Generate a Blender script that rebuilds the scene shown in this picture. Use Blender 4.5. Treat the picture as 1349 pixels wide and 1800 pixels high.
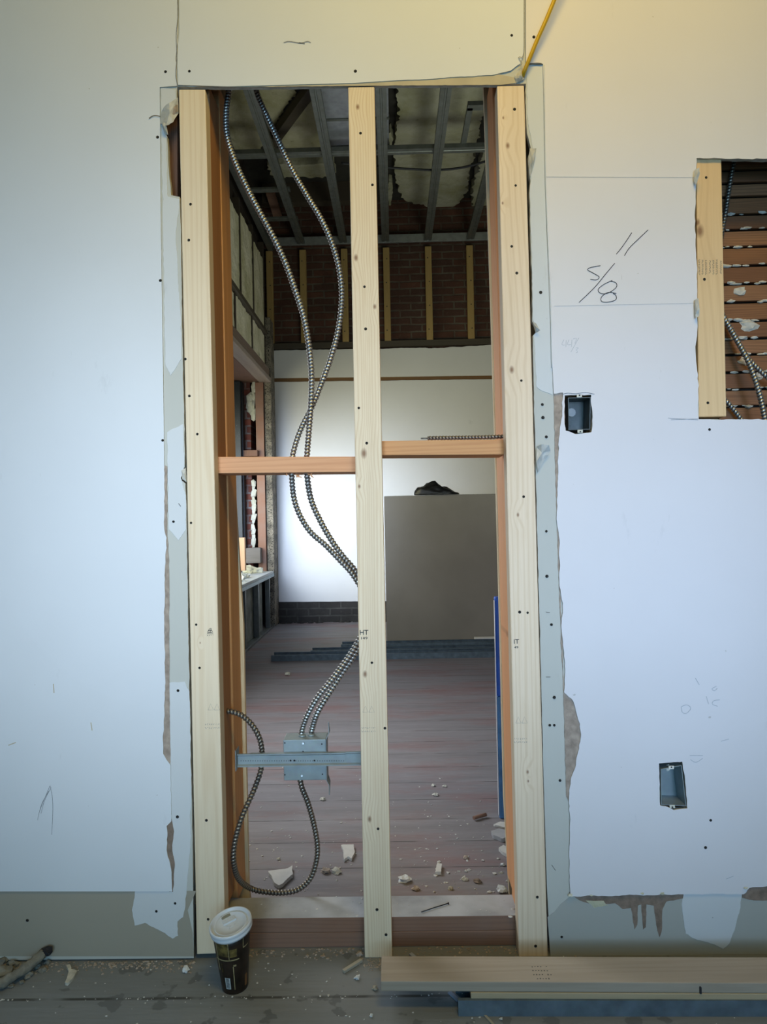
import bpy, bmesh, math, random
from mathutils import Vector, Matrix, noise
rnd = random.Random(7)
C = bpy.context.scene.collection
for o in list(bpy.data.objects): bpy.data.objects.remove(o)

# ------------------------------------------------------------------ camera
F_PX, W_PX, H_PX = 1200.0, 1349.0, 1800.0
CAM = Vector((0.0, -1.5542, 0.9979)); YAW, PIT, ROL = -0.01545, 0.00785, 0.02064
def cam_axes():
    c, s = math.cos(YAW), math.sin(YAW); A = Matrix(((c, -s, 0), (s, c, 0), (0, 0, 1)))
    c, s = math.cos(PIT), math.sin(PIT); B = Matrix(((1, 0, 0), (0, c, s), (0, -s, c)))
    c, s = math.cos(ROL), math.sin(ROL); D = Matrix(((c, 0, -s), (0, 1, 0), (s, 0, c)))
    return D @ B @ A
RM = cam_axes()
cd = bpy.data.cameras.new('camera'); cam = bpy.data.objects.new('camera', cd); C.objects.link(cam)
cd.sensor_fit = 'VERTICAL'; cd.sensor_height = 36; cd.lens = F_PX / H_PX * 36; cd.clip_start = 0.05
ax, fw, up = RM[0], RM[1], RM[2]
cam.matrix_world = Matrix(((ax[0], up[0], -fw[0], CAM[0]), (ax[1], up[1], -fw[1], CAM[1]), (ax[2], up[2], -fw[2], CAM[2]), (0, 0, 0, 1)))
bpy.context.scene.camera = cam

# ------------------------------------------------------------------ world, lights, exposure
S = bpy.context.scene
S.view_settings.view_transform = 'Standard'; S.view_settings.look = 'None'
S.view_settings.gamma = 1; S.view_settings.use_curve_mapping = False
S.view_settings.exposure = -0.06
w = bpy.data.worlds.new('world'); S.world = w; w.use_nodes = True
w.node_tree.nodes['Background'].inputs[0].default_value = (0.75, 0.88, 1.0, 1); w.node_tree.nodes['Background'].inputs[1].default_value = 0.35
def area(name, loc, aim, sx, sy, power, col, spread=math.pi):
    l = bpy.data.lights.new(name, 'AREA'); l.shape = 'RECTANGLE'; l.size = sx; l.size_y = sy; l.energy = power; l.color = col; l.spread = spread
    o = bpy.data.objects.new(name, l); C.objects.link(o); o.location = loc
    o.rotation_euler = (Vector(aim) - Vector(loc)).to_track_quat('-Z', 'Y').to_euler(); return o
# daylight through the two windows of the near room (behind the camera)
area('near_room_left_window_light', (-0.55, -2.62, 1.1), (-0.5, 0, 1.0), 0.6, 0.9, 3.55, (0.743, 0.845, 1.000), math.radians(42))
# right hand window
area('near_room_right_window_light', (0.75, -2.62, 1.1), (0.6, 0, 0.9), 0.6, 0.9, 3.16, (0.557, 0.706, 1.000), math.radians(42))
# soft sky light filling the near room through both windows
area('near_room_sky_light', (0.02, -2.62, 1.12), (0.02, 0, 1.05), 1.25, 1.25, 18.70, (0.176, 0.618, 1.000))
# warm fill added high in the near room, standing in for bounced light
area('near_room_warm_fill', (0.35, -1.3, 2.95), (0.25, 0, 1.8), 0.9, 0.4, 13.40, (1.000, 0.670, 0.128), math.radians(140))
# daylight through the far room's window in its left wall
area('far_room_window_light', (-1.60, 3.55, 1.30), (0.15, 5.0, 0.95), 1.5, 1.3, 13.60, (1.000, 0.93, 0.52), math.radians(100))
# the brightest part of the sky seen through the same window
area('far_room_window_sky_light', (-1.24, 2.9, 1.30), (-0.60, 5.0, 0.90), 1.3, 1.0, 13.0, (0.54, 0.70, 1.0), math.radians(58))
# daylight through the far room's other window, nearer to the dividing wall
area('far_room_second_window_light', (-1.13, 1.5, 1.45), (0.6, 1.4, 0.25), 1.0, 1.2, 21, (0.90, 0.95, 1.0), math.radians(130))
# fill light added low in the far room, aimed up like floor bounce
area('far_room_up_fill', (1.2, 1.6, 0.6), (0.6, 3.0, 4.0), 1.2, 1.2, 19.30, (0.907, 1.000, 0.829), math.radians(120))

# ------------------------------------------------------------------ rays: a pixel of the photo to a point of the room
def ray(x, y):
    v = Vector(((x - W_PX / 2) / F_PX, 1.0, (H_PX / 2 - y) / F_PX)); return RM.transposed() @ v
def at(x, y, Y): d = ray(x, y); return CAM + d * ((Y - CAM[1]) / d[1])
def atz(x, y, Z): d = ray(x, y); return CAM + d * ((Z - CAM[2]) / d[2])
def atx(x, y, X): d = ray(x, y); return CAM + d * ((X - CAM[0]) / d[0])

# ------------------------------------------------------------------ materials
def new_mat(name):
    m = bpy.data.materials.new(name); m.use_nodes = True; nt = m.node_tree; return m, nt, nt.nodes['Principled BSDF']
def N(nt, t, ins=None, **kw):
    n = nt.nodes.new(t)
    for k, v in kw.items(): setattr(n, k, v)
    for k, v in (ins or {}).items():
        if isinstance(v, bpy.types.NodeSocket): nt.links.new(v, n.inputs[k])
        else: n.inputs[k].default_value = v
    return n
def rgba(c): return (c[0], c[1], c[2], 1)
def srgb(r, g, b):
    f = lambda v: (v / 255 / 12.92) if v / 255 <= .04045 else ((v / 255 + .055) / 1.055) ** 2.4
    return (f(r), f(g), f(b))
def mix(nt, f, a, b, mode='MIX'):
    n = nt.nodes.new('ShaderNodeMix'); n.data_type = 'RGBA'; n.blend_type = mode
    for sock, v in ((n.inputs[0], f), (n.inputs[6], a), (n.inputs[7], b)):
        if isinstance(v, bpy.types.NodeSocket): nt.links.new(v, sock)
        else: sock.default_value = v if not isinstance(v, tuple) else rgba(v)
    return n.outputs[2]
def ramp(nt, f, a, b):
    n = nt.nodes.new('ShaderNodeMapRange'); nt.links.new(f, n.inputs[0]); n.inputs[1].default_value = a; n.inputs[2].default_value = b; n.clamp = True
    return n.outputs[0]
def pos(nt, scale=(1, 1, 1), loc=(0, 0, 0)):
    g = nt.nodes.new('ShaderNodeNewGeometry'); mp = nt.nodes.new('ShaderNodeMapping')
    nt.links.new(g.outputs['Position'], mp.inputs[0]); mp.inputs['Scale'].default_value = scale; mp.inputs['Location'].default_value = loc
    return mp.outputs[0]
def nz(nt, vec, sc, det=3, rough=.5):
    n = N(nt, 'ShaderNodeTexNoise', {'Vector': vec, 'Scale': sc, 'Detail': det, 'Roughness': rough}); return n.outputs[0]
def bump(nt, b, h, strength, dist=.002):
    n = N(nt, 'ShaderNodeBump', {'Height': h, 'Strength': strength, 'Distance': dist}); nt.links.new(n.outputs[0], b.inputs['Normal'])

def flat(name, col, rough=.8, metal=0.0, var=.12, sc=18, spots=0.0, spotcol=(.05, .05, .05), bmp=.15):
    m, nt, b = new_mat(name); p = pos(nt)
    n1 = nz(nt, p, sc, 4); dark = tuple(c * (1 - var * 2) for c in col)
    c = mix(nt, ramp(nt, n1, .35, .7), rgba(col), rgba(dark))
    if spots:
        n2 = nz(nt, p, sc * 6, 3); c = mix(nt, ramp(nt, n2, 1 - spots, 1 - spots + .06), c, rgba(spotcol))
    nt.links.new(c, b.inputs['Base Color']); b.inputs['Roughness'].default_value = rough; b.inputs['Metallic'].default_value = metal
    if bmp: bump(nt, b, nz(nt, p, sc * 5, 4), bmp)
    return m

def white_wall(name, col, dirt=(.33, .31, .27), amount=.25):
    m, nt, b = new_mat(name); p = pos(nt)
    big = nz(nt, p, 2.2, 4); c = mix(nt, ramp(nt, big, .3, .75), rgba(col), rgba(tuple(x * .93 for x in col)))
    sm = nz(nt, pos(nt, (1, 1, .35)), 16, 6, .65); c = mix(nt, ramp(nt, sm, .66, .82), c, rgba(tuple(x * .80 for x in col)))
    sc = nz(nt, pos(nt, (90, 90, 14)), 1.0, 3); msk = N(nt, 'ShaderNodeMath', {0: ramp(nt, sc, .76, .80), 1: amount}, operation='MULTIPLY').outputs[0]
    c = mix(nt, msk, c, rgba(dirt))
    sp = nz(nt, p, 55, 2); ms = N(nt, 'ShaderNodeMath', {0: ramp(nt, sp, .785, .80), 1: amount * 2}, operation='MULTIPLY').outputs[0]
    c = mix(nt, ms, c, rgba(dirt))
    nt.links.new(c, b.inputs['Base Color']); b.inputs['Roughness'].default_value = .75
    bump(nt, b, nz(nt, p, 30, 5), .12); return m

def wood(name, c1, c2, axis='Z', knots=(), grain=1.0, rough=.7, dirt=0.0, flow=26, seed=0.0):
    """grain runs along axis; knots: (world point, radius)"""
    m, nt, b = new_mat(name)
    sc = {'Z': (1, 1, .045), 'X': (.045, 1, 1), 'Y': (1, .045, 1)}[axis]
    g = nt.nodes.new('ShaderNodeNewGeometry').outputs['Position']
    fall = None; core = None
    for kp, kr in knots:
        dv = N(nt, 'ShaderNodeVectorMath', {0: g, 1: tuple(kp)}, operation='SUBTRACT').outputs[0]
        dz = N(nt, 'ShaderNodeVectorMath', {0: dv, 1: {'Z': (1, 0, .6), 'X': (.6, 0, 1), 'Y': (0, .6, 1)}[axis]}, operation='MULTIPLY').outputs[0]
        ln = N(nt, 'ShaderNodeVectorMath', {0: dz}, operation='LENGTH').outputs['Value']
        f1 = N(nt, 'ShaderNodeMapRange', {0: ln, 1: kr * .4, 2: kr * 5.5, 3: 1.0, 4: 0.0}).outputs[0]
        f2 = N(nt, 'ShaderNodeMapRange', {0: ln, 1: kr * .25, 2: kr * .95, 3: 1.0, 4: 0.0}).outputs[0]
        fall = f1 if fall is None else N(nt, 'ShaderNodeMath', {0: fall, 1: f1}, operation='MAXIMUM').outputs[0]
        core = f2 if core is None else N(nt, 'ShaderNodeMath', {0: core, 1: f2}, operation='MAXIMUM').outputs[0]
    mp = N(nt, 'ShaderNodeMapping', {'Vector': g, 'Scale': sc, 'Location': (seed, seed * .7, seed * 1.3)}).outputs[0]
    wob = nz(nt, mp, 9, 2)
    st = N(nt, 'ShaderNodeSeparateXYZ', {0: mp}).outputs
    a = N(nt, 'ShaderNodeMath', {0: st[{'Z': 0, 'X': 2, 'Y': 2}[axis]], 1: st[{'Z': 1, 'X': 1, 'Y': 0}[axis]]}, operation='ADD').outputs[0]
    v = N(nt, 'ShaderNodeMath', {0: wob, 1: .16}, operation='MULTIPLY').outputs[0]
    v = N(nt, 'ShaderNodeMath', {0: v, 1: a}, operation='ADD').outputs[0]
    if fall is not None:
        k = N(nt, 'ShaderNodeMath', {0: fall, 1: .013}, operation='MULTIPLY').outputs[0]
        v = N(nt, 'ShaderNodeMath', {0: v, 1: k}, operation='ADD').outputs[0]
    v = N(nt, 'ShaderNodeMath', {0: v, 1: flow * 44.0}, operation='MULTIPLY').outputs[0]
    s = N(nt, 'ShaderNodeMath', {0: v}, operation='SINE').outputs[0]
    s = ramp(nt, s, .05, 1.1)
    fib = nz(nt, mp, 260, 3)
    s = N(nt, 'ShaderNodeMath', {0: s, 1: .65 * grain}, operation='MULTIPLY').outputs[0]
    c = mix(nt, s, rgba(c1), rgba(c2))
    c = mix(nt, N(nt, 'ShaderNodeMath', {0: ramp(nt, fib, .45, .8), 1: .5 * grain}, operation='MULTIPLY').outputs[0], c, rgba(c2))
    big = nz(nt, mp, 14, 2); c = mix(nt, N(nt, 'ShaderNodeMath', {0: ramp(nt, big, .5, .75), 1: .3}, operation='MULTIPLY').outputs[0], c, rgba(tuple(x * .8 for x in c2)))
    if core is not None: c = mix(nt, N(nt, 'ShaderNodeMath', {0: core, 1: .85}, operation='MULTIPLY').outputs[0], c, rgba((.22, .10, .045)))
    if dirt:
        dn = nz(nt, pos(nt), 9, 5, .6); c = mix(nt, N(nt, 'ShaderNodeMath', {0: ramp(nt, dn, .3, .75), 1: dirt}, operation='MULTIPLY').outputs[0], c, rgba((.30, .29, .27)))
    nt.links.new(c, b.inputs['Base Color']); b.inputs['Roughness'].default_value = rough
    bump(nt, b, fib, .12, .001); return m

def brick(name, c1, c2, mortar, axis='X', bw=.21, bh=.070, mort=.010, dark=0.0):
    m, nt, b = new_mat(name); g = nt.nodes.new('ShaderNodeNewGeometry').outputs['Position']
    s = N(nt, 'ShaderNodeSeparateXYZ', {0: g}).outputs
    wv = N(nt, 'ShaderNodeCombineXYZ', {0: s[0 if axis == 'X' else 1], 1: s[2]}).outputs[0]
    dis = N(nt, 'ShaderNodeVectorMath', {0: wv, 1: (0, 0, 0)}, operation='ADD')
    nn = N(nt, 'ShaderNodeTexNoise', {'Vector': wv, 'Scale': 9.0, 'Detail': 4.0})
    sc = N(nt, 'ShaderNodeVectorMath', {0: nn.outputs['Color'], 'Scale': .016}, operation='SCALE').outputs[0]
    nt.links.new(sc, dis.inputs[1])
    br = N(nt, 'ShaderNodeTexBrick', {'Vector': dis.outputs[0], 'Color1': rgba(c1), 'Color2': rgba(c2), 'Mortar': rgba(mortar), 'Scale': 1.0, 'Mortar Size': mort, 'Mortar Smooth': .4, 'Bias': 0.0, 'Brick Width': bw, 'Row Height': bh})
    c = mix(nt, ramp(nt, nz(nt, wv, 5, 5, .6), .3, .75), br.outputs[0], rgba(tuple(x * .45 for x in c1)))
    c = mix(nt, N(nt, 'ShaderNodeMath', {0: ramp(nt, nz(nt, wv, 26, 4), .6, .8), 1: .35}, operation='MULTIPLY').outputs[0], c, rgba(mortar))
    nt.links.new(c, b.inputs['Base Color']); b.inputs['Roughness'].default_value = .92
    h = mix(nt, .4, br.outputs[1], nz(nt, wv, 60, 4)); inv = N(nt, 'ShaderNodeInvert', {'Color': h}).outputs[0]
    bump(nt, b, inv, .7, .008); return m

def foam_mat(name, col):
    m, nt, b = new_mat(name); p = pos(nt); c = mix(nt, ramp(nt, nz(nt, p, 3.5, 5, .6), .35, .7), rgba(col), rgba((col[0] * .6, col[1] * .6, col[2] * .42)))
    c = mix(nt, ramp(nt, nz(nt, p, 14, 4), .68, .8), c, rgba(tuple(x * .35 for x in col)))
    nt.links.new(c, b.inputs['Base Color']); b.inputs['Roughness'].default_value = .9; bump(nt, b, nz(nt, p, 11, 5, .6), .8, .03); return m

def steel(name, col=(.42, .46, .48), rough=.42, metal=.75, var=.25):
    m, nt, b = new_mat(name); p = pos(nt)
    c = mix(nt, ramp(nt, nz(nt, p, 24, 3), .3, .75), rgba(col), rgba(tuple(x * (1 - var) for x in col)))
    vo = N(nt, 'ShaderNodeTexVoronoi', {'Vector': p, 'Scale': 120.0}).outputs['Color']; c = mix(nt, .02, c, vo, 'OVERLAY')
    nt.links.new(c, b.inputs['Base Color']); b.inputs['Metallic'].default_value = metal
    r = N(nt, 'ShaderNodeMapRange', {0: nz(nt, p, 40, 4), 3: rough * .7, 4: rough * 1.4}).outputs[0]; nt.links.new(r, b.inputs['Roughness']); return m

def floor_mat(name, c1, c2, red, seam, mark, plankw, off, redamt, stain):
    m, nt, b = new_mat(name); g = nt.nodes.new('ShaderNodeNewGeometry').outputs['Position']
    s = N(nt, 'ShaderNodeSeparateXYZ', {0: g}).outputs
    y = N(nt, 'ShaderNodeMath', {0: s[1], 1: off}, operation='SUBTRACT').outputs[0]
    y = N(nt, 'ShaderNodeMath', {0: y, 1: plankw}, operation='DIVIDE').outputs[0]
    fr = N(nt, 'ShaderNodeMath', {0: y}, operation='FRACT').outputs[0]; fl = N(nt, 'ShaderNodeMath', {0: y}, operation='FLOOR').outputs[0]
    d = N(nt, 'ShaderNodeMath', {0: fr, 1: .5}, operation='SUBTRACT').outputs[0]; d = N(nt, 'ShaderNodeMath', {0: d}, operation='ABSOLUTE').outputs[0]
    edge = ramp(nt, d, .482, .493)
    pid = N(nt, 'ShaderNodeTexWhiteNoise', {'W': fl}, noise_dimensions='1D').outputs['Value']
    st = N(nt, 'ShaderNodeVectorMath', {0: g, 1: (.12, 1, 1)}, operation='MULTIPLY').outputs[0]
    st2 = N(nt, 'ShaderNodeVectorMath', {0: g, 1: (.3, 1, 1)}, operation='MULTIPLY').outputs[0]
    c = mix(nt, ramp(nt, nz(nt, st, 12, 6, .65), .3, .7), rgba(c1), rgba(c2))
    c = mix(nt, N(nt, 'ShaderNodeMath', {0: pid, 1: .35}, operation='MULTIPLY').outputs[0], c, rgba(c2))
    rm = ramp(nt, nz(nt, st2, 3.3, 6, .7), .48, .66); rm = N(nt, 'ShaderNodeMath', {0: rm, 1: redamt}, operation='MULTIPLY').outputs[0]
    c = mix(nt, rm, c, rgba(red))
    fine = ramp(nt, nz(nt, st, 90, 5, .7), .55, .75); c = mix(nt, N(nt, 'ShaderNodeMath', {0: fine, 1: .45}, operation='MULTIPLY').outputs[0], c, rgba(mark))
    if stain:
        sn = ramp(nt, nz(nt, g, 19, 3, .5), .61, .64); c = mix(nt, N(nt, 'ShaderNodeMath', {0: sn, 1: stain}, operation='MULTIPLY').outputs[0], c, rgba(tuple(x * .42 for x in c1)))
        s3 = ramp(nt, nz(nt, g, 4, 4, .5), .4, .7); c = mix(nt, N(nt, 'ShaderNodeMath', {0: s3, 1: .4}, operation='MULTIPLY').outputs[0], c, rgba(tuple(x * .7 for x in c1)))
    du = ramp(nt, nz(nt, g, 170, 3, .6), .70, .76); c = mix(nt, N(nt, 'ShaderNodeMath', {0: du, 1: .5}, operation='MULTIPLY').outputs[0], c, rgba((.55, .54, .5)))
    brk = ramp(nt, nz(nt, g, 7, 3), .38, .55); edge = N(nt, 'ShaderNodeMath', {0: edge, 1: brk}, operation='MULTIPLY').outputs[0]
    c = mix(nt, edge, c, rgba(seam))
    nt.links.new(c, b.inputs['Base Color']); b.inputs['Roughness'].default_value = .7
    bump(nt, b, nz(nt, st, 60, 5), .35, .004); return m

M = {}
M['white'] = white_wall('painted_drywall_white', (.76, .80, .84))
M['white_r'] = white_wall('painted_drywall_white_right', (.79, .78, .80))
M['farwhite'] = white_wall('far_white_plasterboard', (.72, .70, .68), (.4, .36, .3), .3)
M['base'] = white_wall('grey_green_board', (.56, .57, .52), (.2, .2, .17), .5)
M['band'] = white_wall('grey_board_band', (.38, .35, .28), (.16, .15, .13), .6)
M['band_r'] = white_wall('grey_board_band_right', (.44, .45, .41), (.16, .15, .13), .6)
M['compound'] = white_wall('joint_compound', (.68, .71, .72), (.35, .36, .36), .4)
M['paper'] = flat('torn_brown_paper', (.44, .36, .29), var=.2, sc=60, bmp=.5)
M['paper_d'] = flat('torn_dark_brown_paper', (.28, .21, .16), var=.2, sc=60, bmp=.5)
M['tan'] = flat('torn_tan_paper', (.56, .50, .36), var=.08, sc=20)
M['gyp'] = flat('gypsum_edge', (.62, .60, .52), var=.15, sc=70)
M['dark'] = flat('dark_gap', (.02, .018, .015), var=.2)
M['screw'] = flat('black_screw', (.02, .02, .02), rough=.5, metal=.4, bmp=0)
M['ink'] = flat('marker_ink', (.015, .015, .02), rough=.6, bmp=0, var=0)
M['stamp'] = flat('stamp_ink', (.09, .085, .08), rough=.8, bmp=0, var=.2, sc=300)
M['stampl'] = flat('faint_stamp_ink', (.30, .27, .23), rough=.8, bmp=0, var=.1, sc=300)
M['pencil'] = flat('pencil_line', (.30, .32, .35), rough=.8, bmp=0, var=.2, sc=200)
M['pencil_l'] = flat('faint_pencil_line', (.50, .53, .56), rough=.8, bmp=0, var=.1, sc=200)
M['steel'] = steel('galvanised_steel')
M['steelblue'] = steel('blue_grey_galvanised_steel', (.34, .41, .43), .45, .5)
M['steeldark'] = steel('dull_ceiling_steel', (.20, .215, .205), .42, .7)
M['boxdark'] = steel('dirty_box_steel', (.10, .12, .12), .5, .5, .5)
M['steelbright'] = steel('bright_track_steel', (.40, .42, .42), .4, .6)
M['steelfloor'] = steel('floor_steel', (.15, .20, .24), .6, .35, .45)
M['armor'] = steel('conduit_armour', (.50, .51, .49), .38, .85, .15)
M['armor_b'] = steel('conduit_armour_brown', (.30, .27, .22), .40, .8, .2)
M['armor_k'] = flat('conduit_groove', (.03, .03, .03), rough=.6, bmp=0)
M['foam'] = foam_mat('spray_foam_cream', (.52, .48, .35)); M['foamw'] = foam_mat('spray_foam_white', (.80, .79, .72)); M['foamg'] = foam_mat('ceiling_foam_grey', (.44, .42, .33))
M['farbrick'] = brick('far_dark_brick', (.115, .045, .026), (.06, .030, .022), (.115, .10, .075))
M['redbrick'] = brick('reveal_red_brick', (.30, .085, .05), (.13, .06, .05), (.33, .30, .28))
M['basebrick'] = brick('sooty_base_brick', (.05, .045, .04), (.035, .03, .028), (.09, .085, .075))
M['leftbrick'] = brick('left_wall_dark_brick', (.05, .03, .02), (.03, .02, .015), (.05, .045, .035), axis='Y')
M['floor'] = floor_mat('worn_painted_boards', (.27, .255, .27), (.18, .165, .175), (.23, .125, .125), (.05, .045, .045), (.36, .335, .33), .155, .398, .75, 0)
M['nfloor'] = floor_mat('grey_dusty_boards', (.235, .25, .26), (.17, .185, .19), (.20, .20, .18), (.05, .05, .045), (.25, .25, .24), .30, -.124, .4, .75)
M['farwood'] = wood('furring_wood', (.42, .28, .10), (.26, .16, .06), 'Z', rough=.8)
M['oldwood'] = wood('old_brown_wood', (.24, .13, .09), (.13, .07, .05), 'Z', rough=.85)
M['oldwood_y'] = wood('old_brown_beam', (.20, .12, .09), (.30, .25, .2), 'Y', rough=.85)
M['plaster_n'] = flat('near_room_plaster', (.62, .62, .58), var=.05)
M['ceil_n'] = flat('near_room_ceiling', (.66, .62, .50), var=.05)
M['darkwall'] = flat('far_side_wall', (.25, .22, .18), var=.2)
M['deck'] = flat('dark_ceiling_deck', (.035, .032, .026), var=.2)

# ------------------------------------------------------------------ object helpers
ORG = {}
def link(name, me, mats, parent=None, smooth=False, center=True, kind=None):
    if center and len(me.vertices):
        xs = [v.co for v in me.vertices]; lo = Vector([min(v[i] for v in xs) for i in range(3)]); hi = Vector([max(v[i] for v in xs) for i in range(3)])
        c = Vector(((lo[0] + hi[0]) / 2, (lo[1] + hi[1]) / 2, lo[2]))
        for v in me.vertices: v.co -= c
    else: c = Vector((0, 0, 0))
    for m in (mats if isinstance(mats, (list, tuple)) else [mats]): me.materials.append(m)
    if smooth:
        for p in me.polygons: p.use_smooth = True
    o = bpy.data.objects.new(name, me); C.objects.link(o); ORG[o.name] = c
    if parent: o.parent = parent; o.location = c - ORG[parent.name]
    else: o.location = c
    if kind: o['kind'] = kind
    return o
def from_bm(name, bm, mats, parent=None, smooth=False, kind=None):
    bmesh.ops.recalc_face_normals(bm, faces=bm.faces[:])
    me = bpy.data.meshes.new(name); bm.to_mesh(me); bm.free(); return link(name, me, mats, parent, smooth, kind=kind)
def tag(o, label=None, cat=None, group=None, kind=None):
    if label: o['label'] = label
    if cat: o['category'] = cat
    if group: o['group'] = group
    if kind: o['kind'] = kind
    return o
def thing(name, loc, label, cat, group=None):
    o = bpy.data.objects.new(name, None); C.objects.link(o); o.location = loc; o.empty_display_size = .05; ORG[o.name] = Vector(loc); return tag(o, label, cat, group)
def structure(o): o['kind'] = 'structure'; return o

def hexa(bm, p8, bev=0.0, mi=0, seg=2):
    """p8: four corners of one face, then the matching four of the opposite face"""
    v = [bm.verts.new(p) for p in p8]
    fs = [(0, 1, 2, 3), (7, 6, 5, 4), (0, 4, 5, 1), (1, 5, 6, 2), (2, 6, 7, 3), (3, 7, 4, 0)]
    faces = [bm.faces.new([v[i] for i in f]) for f in fs]
    for f in faces: f.material_index = mi
    if bev:
        es = list({e for f in faces for e in f.edges}); bmesh.ops.bevel(bm, geom=es, offset=bev, segments=seg, affect='EDGES', profile=.5)
def box(bm, x0, x1, y0, y1, z0, z1, bev=0.0, mi=0):
    hexa(bm, [(x0, y0, z0), (x1, y0, z0), (x1, y0, z1), (x0, y0, z1), (x0, y1, z0), (x1, y1, z0), (x1, y1, z1), (x0, y1, z1)], bev, mi)
def boxo(name, dims, m, parent=None, bev=0.0, kind=None):
    bm = bmesh.new(); box(bm, *dims, bev=bev); return from_bm(name, bm, m, parent, kind=kind)
def pxprism(name, quad, Y0, Y1, m, parent=None, bev=.002, kind=None):
    """a bar whose front face has its corners at these photo pixels on plane Y0 (tl, tr, br, bl), going straight back to Y1"""
    pts = [at(x, y, Y0) for x, y in quad]; bm = bmesh.new()
    a = [pts[3], pts[2], pts[1], pts[0]]
    hexa(bm, a + [Vector((p[0], Y1, p[2])) for p in a], bev); return from_bm(name, bm, m, parent, kind=kind)

def rag(pts, step=.012, amp=.002, closed=True, seed=1, only=None):
    r = random.Random(seed); out = []; n = len(pts)
    for i in range(n if closed else n - 1):
        a = Vector(pts[i]); b = Vector(pts[(i + 1) % n]); L = (b - a).length
        out.append(a)
        if only is not None and i not in only: continue
        k = int(L / step); d = (b - a).normalized() if L > 0 else Vector((0, 0)); nrm = Vector((-d[1], d[0]))
        for j in range(1, k + 1):
            t = j / (k + 1); q = a + (b - a) * t; nv = noise.noise(Vector((q[0], q[1], seed)) * (.35 / step)) * 2.2 + r.gauss(0, .35)
            out.append(q + nrm * amp * nv * min(1.0, 4 * min(t, 1 - t) + .3))
    return out
def fill2d(loops, t):
    cu = bpy.data.curves.new('tmp', 'CURVE'); cu.dimensions = '2D'; cu.fill_mode = 'BOTH'; cu.extrude = t / 2
    for lp in loops:
        sp = cu.splines.new('POLY'); sp.points.add(len(lp) - 1); sp.use_cyclic_u = True
        for i, p in enumerate(lp): sp.points[i].co = (p[0], p[1], 0, 1)
    o = bpy.data.objects.new('tmp', cu); C.objects.link(o); dg = bpy.context.evaluated_depsgraph_get()
    me = bpy.data.meshes.new_from_object(o.evaluated_get(dg)); bpy.data.objects.remove(o); bpy.data.curves.remove(cu); me.materials.clear()
    for p in me.polygons: p.material_index = 0
    return me
def sheet(name, loops_px, Yf, t, mats, parent=None, step=.012, amp=0.0, only=None, seed=1, plane='Y', kind=None):
    """flat board cut to outlines traced on plane Yf, with thickness t going back; mats: face, edge"""
    loops = []
    for i, lp in enumerate(loops_px):
        if plane == 'Y': q = [at(x, y, Yf) for x, y in lp]; q = [(p[0], p[2]) for p in q]
        else: q = lp
        if amp: q = rag(q, step, amp, seed=seed + i, only=only if i == 0 else None)
        loops.append(q)
    me = fill2d(loops, t)
    mats = mats if isinstance(mats, (list, tuple)) else [mats]
    for p in me.polygons:
        if len(mats) > 1 and abs(p.normal[2]) < .5: p.material_index = 1
    for v in me.vertices: x, y, z = v.co; v.co = (x, Yf + t / 2 - z, y)
    return link(name, me, mats, parent, kind=kind)
def sheet_h(name, loop_xy, Z, t, mats, parent=None, step=.03, amp=.006, seed=3, lump=0.0):
    """horizontal slab, underside at Z"""
    me = fill2d([rag(loop_xy, step, amp, seed=seed)], t)
    for v in me.vertices: x, y, z = v.co; v.co = (x, y, Z + t / 2 + z)
    return link(name, me, mats, parent)
def sheet_x(name, loop_yz, X, t, mats, parent=None, step=.03, amp=.006, seed=3):
    """slab facing +X with its face at X"""
    me = fill2d([rag(loop_yz, step, amp, seed=seed)], t)
    for v in me.vertices: x, y, z = v.co; v.co = (X - t / 2 + z, x, y)
    return link(name, me, mats, parent)

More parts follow.
